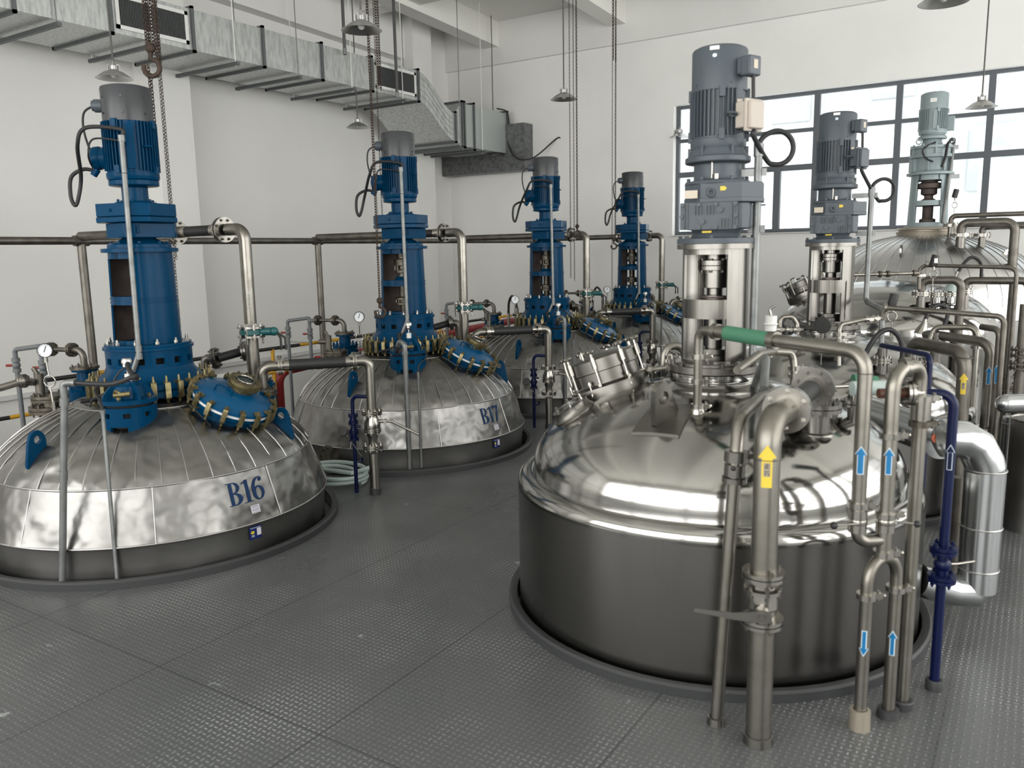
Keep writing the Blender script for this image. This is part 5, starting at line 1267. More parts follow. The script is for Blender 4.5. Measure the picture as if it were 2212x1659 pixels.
# yellow arrow pipe with the ball valve
yb = onz(1637, 1602, 0); g_ = lambda z: Vector((yb.x, yb.y, z))
zc_ = up(yb, 1240, 1650).z; zl = up(yb, 1340, 1648).z; zel = hgt(1690, 884, (yb.x+.01, yb.y+.21))
t = thing('process_pipe', yb, 'thick steel pipe with yellow arrow in front of the nearest polished vessel', 'pipe')
n_end = gv(G1, 1.0)+Vector((.60, -.377, 0)); ze = zel+.0
fl1 = Vector((yb.x+.01, yb.y+.21, ze)); obj('lower_pipe', MB().cyl(g_(0), g_(zl), .047, seg=28), pipem, t)
obj('upper_pipe', MB().tube([g_(zc_), g_(ze), fl1], .047, bend=.10, seg=28), pipem, t)
obj('weld_ring', MB().torus(g_(ze-.14), .047, .003, seg=32, sub=6), oldm, t)
obj('floor_collar', MB().lathe([(.049, .035), (.053, .033), (.056, 0)], yb, seg=28, cap=False), satin, t)
arrow('flow_arrow', arrowy, up(yb, 1001, 1665), .047, True, .155, .068, parent=t)['label'] = 'yellow arrow sticker pointing up'
arrow_text(up(yb, 1008, 1665), .047, t)
t = thing('ball_valve', g_(zl), 'flanged ball valve with long flat lever below the yellow arrow', 'valve')
m = MB().flange(g_(zc_), (0, 0, 1), .076, .013, 4, .009); obj('upper_flange', m, steel, t); m = MB().flange(g_(zl), (0, 0, 1), .076, .013, 4, .009); obj('lower_flange', m, steel, t)
zm = (zc_+zl)/2; m = MB().lathe([(.05, zl-.0+.015), (.05, zl+.05), (.058, zl+.06), (.056, zm+.02), (.068, zm+.025), (.068, zm+.04), (.05, zm+.045), (.05, zc_-.02)], (yb.x, yb.y, 0), seg=32)
fd = Vector((-yb.x, -yb.y, 0)).normalized()
for i in range(6): a = PI/3*i; m.cyl(g_(zm+.01)+Vector((.06*math.cos(a), .06*math.sin(a), 0)), g_(zm+.055)+Vector((.06*math.cos(a), .06*math.sin(a), 0)), .008, seg=6)
st_ = up(yb, 1312, 1650); m.cyl(st_+fd*.04, st_+fd*.085, .028, seg=20); obj('valve_body', m, steel, t)
rt = Vector((-fd.y, fd.x, 0)); s0 = st_+fd*.092
m = MB().prism([(.03, .024), (-.03, .02), (-.10, .008), (-.235, .007), (-.24, -.004), (-.10, -.018), (-.02, -.02), (.022, -.02), (.034, 0)], .006, M3(s0, rt, (0, 0, 1))).cyl(s0, s0+fd*.012, .014, seg=6); obj('lever', m, satin, t)
# flanges, black hose and nozzle with big discs
t = thing('flanged_hose', fl1, 'black hose between two big round flanges on top of the nearest polished vessel', 'hose')
hB = Vector((n_end.x-.0, n_end.y-.09, hgt(1757, 836, (n_end.x, n_end.y-.09)))); dd = (hB-fl1).normalized()
obj('near_flange', MB().flange(fl1, tuple(dd), .088, .016, 6, .010), steel, t); obj('far_flange', MB().flange(hB, tuple(dd), .088, .016, 8, .011), satin, t)
obj('rubber_hose', MB().cyl(fl1+dd*.05, hB-dd*.05, .040), rubber, t); obj('hose_sleeve', MB().cyl(hB-dd*.07, hB-dd*.01, .046), satin, t)
t = thing('nozzle', n_end, 'upright flanged nozzle under the far hose flange of the nearest polished vessel', 'nozzle')
obj('elbow', MB().tube([hB+dd*.02, Vector((n_end.x, n_end.y+.03, hB.z)), Vector((n_end.x, n_end.y+.03, 1.16))], .044, bend=.06), oldm, t)
obj('flange', MB().flange((n_end.x, n_end.y+.03, 1.145), (0, 0, 1), .098, .017, 8, .011), satin, t)
obj('neck', MB().cyl((n_end.x, n_end.y+.03, .95), (n_end.x, n_end.y+.03, 1.14), .052).torus((n_end.x, n_end.y+.03, 1.02), .058, .012), satin, t)
t = thing('nozzle', (G1[0]+.70, G1[1]-.03, 1.0), 'smaller upright flanged nozzle right of the big one', 'nozzle'); p = Vector((G1[0]+.70, G1[1]-.03, 0))
obj('neck', MB().cyl(p+Vector((0, 0, .9)), p+Vector((0, 0, 1.115)), .036), satin, t); obj('flange', MB().flange(p+Vector((0, 0, 1.12)), (0, 0, 1), .07, .013, 4, .009), satin, t)
obj('valve_body', MB().cyl(p+Vector((0, 0, 1.12)), p+Vector((0, 0, 1.22)), .026).cyl(p+Vector((0, 0, 1.20)), p+Vector((0, 0, 1.20))-VR*.12+VD*.02, .009).ball(p+Vector((0, 0, 1.2)), .035, 14), steel, t)
obj('green_hose', MB().cyl(p+Vector((0, 0, 1.225))-VR*.02, p+Vector((0, 0, 1.215))+VR*.09, .030), greenh, t)

# the pair of pipes with blue arrows, their U-bend and the green hose run
p1 = onz(1856, 1572, 0); p2 = onz(1918, 1547, 0)
mid_p = Vector(((p1.x+p2.x)/2, (p1.y+p2.y)/2, 0)); pl = mid_p-VR*.105-VD*.0
zU = up(mid_p, 1250, 1905).z; ztop = up(mid_p, 1110, 1905).z
t = thing('u_bend', mid_p, 'steel U-bend on two legs with opposite blue arrows, at lower right', 'pipe')
hu = (p2-p1).normalized(); w2 = (p2-p1).length/2
zA = up(p1, 1287, 1872).z; zB = up(p2, 1270, 1930).z
arc = [mid_p+hu*(-w2*math.cos(a))+Vector((0, 0, zU-.01+w2*1.15*math.sin(a))) for a in np.linspace(0, PI, 17)]
obj('bend', MB().tube([Vector((p1.x, p1.y, zA))]+arc+[Vector((p2.x, p2.y, zB))], .0225, seg=20), pipem, t)
obj('left_leg', MB().cyl(p1, (p1.x, p1.y, zA), .0235, seg=20), pipem, t); obj('right_leg', MB().cyl(p2, (p2.x, p2.y, zB), .0235, seg=20), pipem, t)
obj('clamp_ring', clampring(MB(), (p1.x, p1.y, zA), (0, 0, 1), .036), steel, t); obj('clamp_ring', clampring(MB(), (p2.x, p2.y, zB), (0, 0, 1), .036), steel, t)
obj('brass_floor_collar', MB().lathe([(.026, .08), (.038, .078), (.04, .0)], p1, seg=28, cap=False), nameplate, t)
obj('floor_collar', MB().lathe([(.025, .035), (.04, .033), (.044, 0)], p2, seg=28, cap=False), kerbm, t)
arrow('flow_arrow', arrowb, up(p1, 1385, 1867), .0235, False, .105, .036, arroww, parent=t)['label'] = 'blue arrow sticker pointing down'
arrow('flow_arrow', arrowb, up(p2, 1383, 1926), .0235, True, .105, .036, arroww, parent=t)['label'] = 'blue arrow sticker pointing up'
zV = up(mid_p, 1195, 1908).z
t = thing('process_pipe', Vector((mid_p.x, mid_p.y, zV)), 'right of two steel pipes with upward blue arrows, ending in an arch', 'pipe')
zr = up(mid_p, 800, 1930).z
g3 = onz(1948, 1527, 0)
obj('pipe', MB().tube([Vector((mid_p.x, mid_p.y, zU+w2*1.0)), Vector((mid_p.x, mid_p.y, zr)), Vector((g3.x-.01, g3.y, zr)), Vector((g3.x-.01, g3.y, zr-.12))], .0265, bend=.075, seg=20), pipem, t)
for v in (1112, 940, 1195): obj('clamp_ring', clampring(MB(), up(mid_p, v, 1912), (0, 0, 1), .038), steel, t)
obj('clamp_ring', MB().cyl((mid_p+g3)/2+Vector((-.02, -.012, zr)), (mid_p+g3)/2+Vector((-.0, .0, zr)), .040), steel, t)
arrow('flow_arrow', arrowb, up(mid_p, 992, 1914), .0265, True, .105, .040, arroww, parent=t)['label'] = 'blue arrow sticker pointing up'
b_ = up(mid_p, 1125, 1905); obj('valve_body', MB().ball(b_, .036, 14).cyl(b_-Vector((0, 0, .04)), b_+Vector((0, 0, .04)), .034), steel, t)
obj('lever', MB().tube([b_+VR*.02, b_+VR*.10-Vector((0, 0, .005))+VD*.02], .0045, seg=8), steel, t); obj('lever_knob', MB().ball(b_+VR*.11+VD*.022-Vector((0, 0, .006)), .0135, 12), blackp, t)
t = thing('process_pipe', Vector((pl.x, pl.y, .7)), 'left of two steel pipes with upward blue arrows, running up to a green hose', 'pipe')
zt1 = up(pl, 762, 1862).z; gnoz = Vector((G1[0]+.10, G1[1]-.50, 0)); dk = (Vector((gnoz.x, gnoz.y, 0))-pl).normalized(); Ls = (Vector((gnoz.x, gnoz.y, 0))-pl).length
obj('pipe', MB().tube([up(pl, 1120, 1850), Vector((pl.x, pl.y, zt1)), pl+dk*(Ls*.50)+Vector((0, 0, zt1+.01))], .0265, bend=.075, seg=20), pipem, t)
obj('lower_elbow', MB().tube([up(pl, 1120, 1850), up(pl, 1170, 1850), Vector((mid_p.x, mid_p.y, up(mid_p, 1165, 1905).z))], .024, bend=.06, seg=18), pipem, t)
b_ = up(pl, 1125, 1848); obj('valve_body', MB().ball(b_, .036, 14).cyl(b_-Vector((0, 0, .04)), b_+Vector((0, 0, .045)), .034), steel, t)
obj('lever', MB().tube([b_+VD*.03, b_+VD*.03-VR*.09-Vector((0, 0, .005))], .0045, seg=8), steel, t); obj('lever_knob', MB().ball(b_+VD*.03-VR*.10-Vector((0, 0, .006)), .0145, 12), blackp, t)
obj('clamp_ring', clampring(MB(), up(pl, 1090, 1850), (0, 0, 1), .038), steel, t); obj('weld_ring', MB().torus(Vector((pl.x, pl.y, zt1-.075)), .0265, .002, seg=28, sub=6), oldm, t)
obj('hose_clamp', MB().cyl(pl+dk*(Ls*.48)+Vector((0, 0, zt1+.01)), pl+dk*(Ls*.52)+Vector((0, 0, zt1+.01)), .036), pipem, t)
obj('green_hose', MB().cyl(pl+dk*(Ls*.51)+Vector((0, 0, zt1+.01)), pl+dk*(Ls*.80)+Vector((0, 0, zt1+.02)), .0325), greenh, t)
obj('hose_end', MB().cyl(pl+dk*(Ls*.79)+Vector((0, 0, zt1+.02)), pl+dk*(Ls*.86)+Vector((0, 0, zt1+.022)), .029).cyl(pl+dk*(Ls*.86)+Vector((0, 0, zt1+.02)), pl+dk*(Ls*.89)+Vector((0, 0, zt1+.022)), .036), pipem, t)
obj('down_pipe', MB().tube([pl+dk*(Ls*.88)+Vector((0, 0, zt1+.022)), gnoz+Vector((0, 0, zt1+.022)), gnoz+Vector((0, 0, 1.10))], .020, bend=.045), pipem, t)
for z in (1.36, 1.245, 1.13): obj('clamp_ring', clampring(MB(), gnoz+Vector((0, 0, z)), (0, 0, 1), .030), steel, t)
obj('nozzle_neck', MB().lathe([(.026, .98), (.026, 1.03), (.038, 1.06), (.038, 1.10), (.03, 1.12)], gnoz, seg=24), steel, t)
arrow('flow_arrow', arrowb, up(pl, 990, 1850), .0265, True, .108, .046, arroww, parent=t)['label'] = 'blue arrow sticker pointing up'
# third upright behind the pair
t = pipe('process_pipe', 'plain steel upright under the arch, right of the two blue arrows', [g3, up(g3, 880, 1988)], .0255, pipem, collar=(g3, .042, .035, kerbm))
for v in (915, 860): obj('clamp_ring', clampring(MB(), up(g3, v, 1986), (0, 0, 1), .040), oldm if v == 915 else steel, t)
c_ = up(g3, 848, 1988); obj('sleeve', MB().cyl(up(g3, 905, 1986), up(g3, 862, 1986), .036), steel, t)
hq = c_-VR*.055; obj('side_flange', MB().flange(hq, tuple(VR), .05, .012, 4, .007).cyl(c_, hq, .022), steel, t)
obj('brown_hose', MB().cyl(hq-VR*.01, hq-VR*.11, .019), brownh, t); obj('far_hose', MB().cyl(hq+Vector((-.05, .25, -.02)), hq+Vector((-.22, .13, -.02)), .03), hosem, t)
# navy pipe on the right
nbp = onz(2017, 1488, 0); zn = up(nbp, 852, 2052).z
t = pipe('navy_pipe', 'thick navy blue pipe standing at the right of the nearest polished vessel', [nbp, Vector((nbp.x, nbp.y, zn)), Vector((nbp.x, nbp.y, zn))-VR*.16-VD*.10], .0195, navy, .05, collar=(nbp, .034, .045, kerbm))
pz_ = up(nbp, 985, 2043)
def _out(x, y, w_=.036, h=.105):
    def ins(g):
        hh = h*.32; xx = abs(x-w_/2)
        return (g <= y <= h-hh and xx <= w_*.26-g) or (h-hh+g*.2 <= y <= h-g*1.6 and xx <= (h-y)/hh*w_/2-g*1.2)
    return ins(0) and not ins(.0022)
fa_ = math.atan2(-nbp.y, -nbp.x); obj('arrow_outline', raster(_out, .036, .105, 60, 140, lambda x, y: (pz_.x+.0205*math.cos(fa_+(x-.018)/.0195), pz_.y+.0205*math.sin(fa_+(x-.018)/.0195), pz_.z-.052+y)), arroww, t)
t = thing('navy_valve', up(nbp, 1245, 2034), 'navy flanged valve on the thick navy pipe', 'valve')
obj('upper_flange', MB().flange(up(nbp, 1186, 2034), (0, 0, 1), .052, .013, 4, .009), navy, t); obj('lower_flange', MB().flange(up(nbp, 1248, 2032), (0, 0, 1), .054, .013, 4, .009), navy, t)
b_ = up(nbp, 1218, 2033); obj('valve_body', MB().ball(b_, .034, 14).cyl(b_-Vector((0, 0, .05)), b_+Vector((0, 0, .05)), .024), navy, t)
obj('lever', MB().tube([b_, b_+VR*.06, b_+VR*.13+Vector((0, 0, .01))], .005, seg=8), steel, t)

# aluminium clad pipe with elbow, its end cap and the disc with the orange hose
cl = at(2112, 1230, 3.95); cx_, cy_ = cl.x, cl.y; ztopc = hgt(2110, 985, cl); zb = hgt(2100, 1262, cl)
t = thing('clad_pipe', (cx_, cy_, 0), 'wide shiny aluminium clad pipe bending down at the right edge', 'pipe')
cr = .088
obj('upright_cladding', MB().cyl((cx_, cy_, zb-.02), (cx_, cy_, ztopc-.06), cr, seg=40), cladm, t)
m = MB(); ev = -VR*.97+Vector((0, .1, 0)); ev.normalize()
E_ = [Vector((cx_, cy_, ztopc-.06)), Vector((cx_, cy_, ztopc-.02))+ev*.012, Vector((cx_, cy_, ztopc+.05))+ev*.05, Vector((cx_, cy_, ztopc+.085))+ev*.11, Vector((cx_, cy_, ztopc+.09))+ev*.19]
m.tube(E_, cr, seg=40); obj('elbow_cladding', m, cladm, t, sharp=25)
m = MB()
for z in (ztopc-.06, zb+.30, zb+.09): m.torus((cx_, cy_, z), cr+.001, .004, seg=40, sub=6)
obj('seam_bead', m, insul_seam, t)
ec = E_[-1]; obj('end_cap', MB().lathe([(cr, 0), (cr*1.02, .0), (cr*1.02, .02), (cr*.6, .045), (0, .05)], ec, tuple(ev), 40), cladm, t)
m = MB(); fc = Vector((cx_, cy_, zb)); ev2 = (-VR*1.0).normalized()
m.tube([fc+Vector((0, 0, .02)), fc+ev2*.02-Vector((0, 0, .03)), fc+ev2*.12-Vector((0, 0, .02)), fc+ev2*.28+Vector((0, 0, .03))], cr*.9, seg=36); obj('foot_cladding', m, cladm, t, sharp=25)
dc = at(2033, 948, 4.15)
t = thing('clad_cylinder', dc, 'clad horizontal cylinder with flat round end behind the navy pipe', 'duct')
dv = Vector((.58, -.80, .02)).normalized()
obj('cladding', MB().cyl(dc-dv*.9, dc, .098, seg=44), cladm, t); obj('end_disc', MB().cyl(dc, dc+dv*.006, .104, seg=44), cladm, t)
o1 = ec+ev*.04; o0 = o1+ev*.05
t = thing('orange_hose', o0, 'short orange hose joining the clad pipe and the flat round end', 'hose')
obj('hose', MB().cyl(o1, o1.lerp(dc+dv*.01, .85), .024), orange, t); obj('ferrule', MB().cyl(o1.lerp(dc+dv*.01, .8), dc+dv*.006, .029), cladm, t)
# dull pipe stub between navy and clad pipes
p = at(2062, 1160, 4.3); t = pipe('pipe_stub', 'dull grey pipe stub between the navy pipe and the clad pipe', [Vector((p.x, p.y, 0)), Vector((p.x, p.y, hgt(2066, 1030, p)))], .034, dullm)

# ================================================================ farthest right: ribbed vessel with its light grey drive
t = thing('ribbed_vessel', gv(GD, 0), 'big ribbed metal-clad dome under the back window', 'vessel')
PRD = [(1.35*math.sin(a), 1.15+.82*math.cos(a)) for a in np.linspace(.22, PI/2, 22)]
obj('dome_cladding', MB().lathe([(.1, 1.96)]+PRD+[(1.35, 1.0)], gv(GD, 0), seg=180, cap=False), mat('dome_cladding_far', (.60, .595, .59), .26, 1, rvary=.32, scale=3, bump=.2, bscale=4, bdist=.03), t, sharp=60)
obj('shell', MB().lathe([(1.36, 1.0), (1.36, -.9), (.5, -1.4)], gv(GD, 0), seg=128, cap=False), mat('far_shell_cladding', (.30, .297, .29), .5, .9), t, sharp=60)
m = MB()
for i in range(52):
    a = 2*PI*i/52; m.tube([gv(GD, 0)+Vector((r*math.cos(a), r*math.sin(a), z+.002)) for r, z in PRD], .004, seg=6)
m.torus(gv(GD, 1.0), 1.362, .006, seg=96, sub=6)
for i in range(10): a = 2*PI*i/10-.3; m.tube([gv(GD, 0)+Vector((1.362*math.cos(a), 1.362*math.sin(a), z)) for z in (1.0, 0)], .004, seg=6)
obj('standing_seam', m, insul_seam, t)
obj('neck_ring', MB().lathe([(.33, 1.94), (.34, 1.99), (.31, 1.995), (.31, 2.01), (.34, 2.015), (.33, 2.04), (.25, 2.045)], gv(GD, 0), seg=56, cap=False), nameplate, t)
obj('lifting_eye', eyeplate([(-.04, 0), (-.04, .08), (-.02, .12), (.02, .12), (.04, .08), (.04, 0)], (0, .07), .02, .02, M3(gv(GD, 0)+Vector((-.147, -.945, 1.72)), (0, 1, 0), (0, 0, 1))), steel, t)
p = gv(GD, 0)+Vector((.90, -.45, 1.66)); obj('lifting_eye', eyeplate([(-.06, 0), (-.06, .07), (-.03, .11), (.03, .11), (.06, .07), (.06, 0)], (0, .06), .025, .02, M3(p, (1, .4, 0), (0, 0, 1))), steel, t)
t = thing('mixer_drive', gv(GD, 2.045), 'light grey motor column standing on the big ribbed dome', 'motor'); o = gv(GD, 0)
m = MB(); lantern(m, GD, .225, .205, 2.06, 2.66, (-85, 95), 40, ((2.10, 2.30), (2.36, 2.60)), th=.014); m.lathe([(.25, 2.04), (.25, 2.062), (.20, 2.064)], o, seg=48); clean(obj('lantern', m, lgrey, t))
m = MB().lathe([(.09, 2.06), (.09, 2.14), (.06, 2.15), (.06, 2.30), (.19, 2.31), (.19, 2.35), (.10, 2.36), (.05, 2.39), (.05, 2.42), (.09, 2.44), (.09, 2.50), (.15, 2.51), (.15, 2.56), (.09, 2.58), (.09, 2.66)], o, seg=36); obj('drive_shaft', m, primer, t)
m = MB().lathe([(.24, 2.66), (.26, 2.665), (.26, 2.69), (.22, 2.70), (.20, 2.72), (.19, 2.86), (.235, 2.865), (.235, 2.90), (.215, 2.905), (.215, 2.965), (.235, 2.97), (.235, 3.0), (.19, 3.01), (.12, 3.02), (.10, 3.08), (.16, 3.085), (.16, 3.11), (.13, 3.13), (.13, 3.16)], o, seg=48)
for i in range(8): a = 2*PI*i/8; m.box(o+Vector((.215*math.cos(a), .215*math.sin(a), 2.78)), (.05, .012, .15), a)
for i in range(10): a = 2*PI*i/10; m.cyl(o+Vector((.222*math.cos(a), .222*math.sin(a), 2.87)), o+Vector((.222*math.cos(a), .222*math.sin(a), 3.02)), .014, seg=6)
obj('gearbox', m, lgrey, t)
for a in (math.radians(-125), math.radians(-10)): obj('lifting_eye', MB().torus(o+Vector((.215*math.cos(a), .215*math.sin(a), 3.05)), .03, .008, (math.cos(a+1.2), math.sin(a+1.2), 0), 18, 6), lgrey, t)
m = MB(); motor(m, GD, 3.17, 3.43, .155, 40, gap=((-80, 10), (5, 16))); a = math.radians(-78); m.box(o+Vector((.15*math.cos(a), .15*math.sin(a), 3.30)), (.02, .04, .22), a); m.box(o+Vector((.17, .05, 3.26)), (.10, .12, .16), 0); obj('motor_body', m, lgrey, t)
m = MB().lathe([(0, 3.625), (.12, 3.622), (.145, 3.61), (.152, 3.60), (.152, 3.425), (.147, 3.425)], o, seg=48); obj('fan_cowl', m, lgrey, t)
a = math.radians(-88); obj('cowl_label', MB().box(o+Vector((.153*math.cos(a), .153*math.sin(a), 3.52)), (.002, .07, .045), a), whitem, t)
obj('motor_cable', loopcable([o+Vector((.06, -.2, 3.03)), o+Vector((-.06, -.25, 2.96)), o+Vector((-.04, -.26, 2.86)), o+Vector((.05, -.25, 2.80))], .010), rubber, t)
q = at(2060, 312, 9.7); qb = at(2036, 482, 9.7)
t = thing('motor_conduit', qb, 'slanting galvanised conduit beside the light grey drive', 'conduit')
obj('pipe', MB().tube([q, qb], .022), galv, t)
obj('flexible_conduit', loopcable([q, q+Vector((0, 0, .06)), at(2048, 310, 9.6), at(2042, 340, 9.55), at(2034, 360, 9.55)], .016), rubber, t)
for u, v in ((2052, 318), (2054, 381)): obj('bracket', MB().box(at(u, v, 9.72), (.20, .01, .05), .57), galv, t)
def xmitter(u, v, d, label, drop, white=False):
    p = at(u, v, d); t = thing('pressure_transmitter', p-Vector((0, 0, drop)), label, 'gauge')
    m = MB().lathe([(.0, -.05), (.028, -.048), (.03, -.04), (.03, .04), (.028, .048), (0, .05)], p, (.2, .1, 1), 24); obj('housing', m, blackp, t)
    if white: obj('face_label', MB().box(p+VD*.030, (.03, .004, .04), .57), whitem, t)
    z = p-Vector((0, 0, drop*.45)); m = MB().tube([p-Vector((0, 0, .05)), z+Vector((0, 0, .03))], .004, seg=8).torus(z, .032, .004, (VD.x, VD.y, 0), 24, 8).tube([z-Vector((0, 0, .03)), p-Vector((0, 0, drop))], .004, seg=8).cyl(p-Vector((0, 0, .075)), p-Vector((0, 0, .05)), .011, seg=8).cyl(p-Vector((0, 0, drop)), p-Vector((0, 0, drop-.03)), .011, seg=8); obj('pigtail', m, steel, t)
xmitter(2064, 418, 9.6, 'small pressure transmitter on a pigtail beside the light grey drive', .30)
xmitter(2018, 563, 7.0, 'pressure transmitter with white face over the third polished vessel', .26, True)
xmitter(1929, 650, 5.6, 'black pressure transmitter on a pigtail over the second polished vessel', .24)
# big black gauge seen from behind at the second drive
p = at(1777, 702, 5.25); t = thing('pressure_gauge', p-Vector((0, 0, .22)), 'big black gauge seen from behind at the foot of the second grey drive', 'gauge')
m = MB().lathe([(0, -.02), (.045, -.018), (.052, -.01), (.052, .02), (.048, .026), (0, .027)], p, (.25, -1, -.1), 32); obj('case', m, blackp, t)
obj('pigtail', MB().cyl(p-Vector((0, 0, .085)), p-Vector((0, 0, .05)), .010, seg=8).tube([p-Vector((0, 0, .08)), p-Vector((0, 0, .13))], .004, seg=8).torus(p-Vector((0, 0, .16)), .03, .004, (.25, -1, 0), 24, 8).tube([p-Vector((0, 0, .19)), p-Vector((0, 0, .26))], .004, seg=8), steel, t)

def nozzle_pipe(label, c, l, zd, vfl, vtop, pts, r, Rf, m_=dullm, bend=.08, extra=()):
    """flanged nozzle on a dome, a pipe rising to pixel row vtop and following pts=(dx,dy,(drop row))"""
    p = Vector((c[0]+l[0], c[1]+l[1], zd)); q = ROT.T@(np.array(p)-CAMP); u0 = CX+F_PX*q[0]/q[2]
    zf = up(p, vfl).z; zt = up(p, vtop).z; t = thing('process_pipe', p, label, 'pipe')
    path = [Vector((p.x, p.y, zf)), Vector((p.x, p.y, zt))]
    x, y = p.x, p.y
    for dx, dy, vd in pts:
        x += dx; y += dy; path.append(Vector((x, y, zt)))
        if vd is not None: path.append(up((x, y), vd))
    obj('pipe', MB().tube(path, r, bend=bend), m_, t)
    obj('nozzle_neck', MB().cyl((p.x, p.y, zd-.06), (p.x, p.y, zf), r*1.05), satin, t); obj('flange', MB().flange((p.x, p.y, zf), (0, 0, 1), Rf, .014, 6, .009), steel, t)
    for e_ in extra: obj('flange', MB().flange(*e_), steel, t)
    return t, path
nozzle_pipe('thinnest high pipe leaving the ribbed dome to the right, topmost of all', GD, (.293, -.396), 1.90, 487, 467, [(.90, 0, 1000)], .028, .085)
nozzle_pipe('thick bent pipe on the ribbed dome, dropping at the right', GD, (.425, -.674), 1.80, 508, 482, [(.52, 0, 1000)], .048, .115, bend=.11)
nozzle_pipe('short elbow pipe on the ribbed dome running out to the right', GD, (.626, -.507), 1.80, 508, 490, [(1.6, 0, None)], .036, .09)
nozzle_pipe('thick dark inverted U pipe on the third polished vessel', GC, (.41, -.749), 1.26, 634, 605, [(.31, .02, 900)], .036, .080, bend=.075)
nozzle_pipe('bent pipe on the right shoulder of the third polished vessel', GC, (.73, -.42), 1.26, 629, 606, [(.50, 0, 760)], .034, .065, bend=.075)
for k, (l, R_, lab) in enumerate((((.515, -.634), .072, 'left of the two short flanged stubs on the third polished vessel'), ((.62, -.53), .078, 'right of the two short flanged stubs on the third polished vessel'))):
    p = Vector((GC[0]+l[0], GC[1]+l[1], 1.26)); zf = up(p, 635).z; t = thing('nozzle', p, lab, 'nozzle')
    obj('neck', MB().cyl(p-Vector((0, 0, .04)), (p.x, p.y, zf), .042).torus((p.x, p.y, 1.30), .05, .012), polish, t); obj('flange', MB().flange((p.x, p.y, zf), (0, 0, 1), R_, .013, 8, .008), steel, t)
pc_ = Vector((GC[0]+.62, GC[1]-.53, 0)); zf = up(pc_, 630).z
t = thing('hose_arch', Vector((pc_.x, pc_.y, zf)), 'black hose arching from a clear cone on the third polished vessel', 'hose')
obj('cone', MB().lathe([(.06, 0), (.055, .03), (.02, .13), (.014, .15)], (pc_.x, pc_.y, zf), (.25, .1, 1), 24), hosem, t)
e0 = Vector((pc_.x, pc_.y, zf))+Vector((.04, .015, .15)); obj('rubber_hose', loopcable([e0, e0+Vector((.05, .02, .10)), e0+Vector((.11, .05, .155)), e0+Vector((.18, .08, .10)), e0+Vector((.19, .09, -.05))], .014), rubber, t)
obj('hose_end', MB().cyl(e0-Vector((.01, 0, .03)), e0+Vector((.012, .004, .03)), .017), steel, t)

def freepipe(label, pts, r, m_=dullm, bend=.06, cl=(), name='process_pipe', to_floor=True, cat='pipe'):
    """pts: (u,v,d) points; the last drops straight down when to_floor"""
    P = [at(*p) for p in pts]
    if to_floor: P[-1] = Vector((P[-1].x, P[-1].y, 0.0)) if to_floor is True else P[-1]
    t = thing(name, P[0], label, cat); obj('pipe', MB().tube(P, r, bend=bend), m_, t)
    for c_ in cl: obj('clamp_ring', clampring(MB(), at(*c_[:3]), c_[3], c_[4]), steel, t)
    return t
def drop(pts, uv, x=None):
    """points then a vertical drop under the last one"""
    return pts
def corner(pts, v=None):
    P = [at(*p) for p in pts]; e = P[-1]; P.append(Vector((e.x, e.y, 0))); return P
def cpipe(label, pts, r, m_=dullm, bend=.06, cl=(), zend=0.0):
    P = corner(pts); P[-1].z = zend; t = thing('process_pipe', P[-1], label, 'pipe'); obj('pipe', MB().tube(P, r, bend=bend), m_, t)
    for p_, ax, R_ in cl: obj('clamp_ring', clampring(MB(), at(*p_), ax, R_), steel, t)
    return t, P
cpipe('thin pipe with a small clamp, running level to the right over the ribbed dome', [(1985, 625, 7.1), (1986, 573, 7.1), (2197, 578, 6.6)], .0165, bend=.06, cl=[((1986, 595, 7.1), (0, 0, 1), .03), ((2002, 571, 7.05), (1, .3, 0), .03)])
cpipe('long thin level pipe crossing in front of the third polished vessel', [(1905, 692, 5.62), (1908, 664, 5.6), (2170, 684, 5.15)], .0175, bend=.05, cl=[((1912, 665, 5.6), (1, .4, 0), .03)])
t, P_ = cpipe('thick pipe with yellow arrow bending down at the right of the second vessel', [(1967, 790, 5.6), (1968, 738, 5.6), (2086, 762, 5.1)], .042, bend=.11)
pe = up(P_[-1], 827, 2085); arrow('flow_arrow', arrowy, pe, .042, True, .135, .055, parent=t)['label'] = 'yellow arrow sticker pointing up'; arrow_text(up(P_[-1], 832, 2085), .042, t, .018, .042); obj('weld_ring', MB().torus(up(P_[-1], 772, 2086), .042, .003, seg=28, sub=6), oldm, t)
t, P_ = cpipe('pipe with blue arrow right of the yellow arrow, bending down beside the second vessel', [(2000, 724, 6.0), (2010, 722, 5.95), (2141, 741, 5.55)], .033, bend=.09)
arrow('flow_arrow', arrowb, up(P_[-1], 810, 2143), .033, True, .125, .045, arroww, parent=t)['label'] = 'blue arrow sticker pointing up'
obj('foot_flange', MB().flange(up(P_[-1], 928, 2132), (0, 0, 1), .085, .016, 8, .010), steel, t); b_ = up(P_[-1], 965, 2130); obj('valve_body', MB().ball(b_, .05, 14).cyl(b_-Vector((0, 0, .07)), b_+Vector((0, 0, .07)), .04).tube([b_, b_+VR*.09], .008), oldm, t)
t, P_ = cpipe('slim upright with the last blue arrow near the right edge', [(2120, 706, 5.6), (2160, 712, 5.45)], .0215, bend=.05)
arrow('flow_arrow', arrowb, up(P_[-1], 808, 2163), .0215, True, .125, .040, arroww, parent=t)['label'] = 'blue arrow sticker pointing up'
t = thing('process_pipe', at(2000, 735, 5.9), 'pale bent pipe hanging in front of the third vessel, with clamps on its drop', 'pipe')
P_ = [at(2008, 735, 5.9), at(2018, 707, 5.9), at(2112, 707, 5.7)]; P_.append(Vector((P_[-1].x, P_[-1].y, .1))); obj('pipe', MB().tube(P_, .0205, bend=.06), pipem, t)
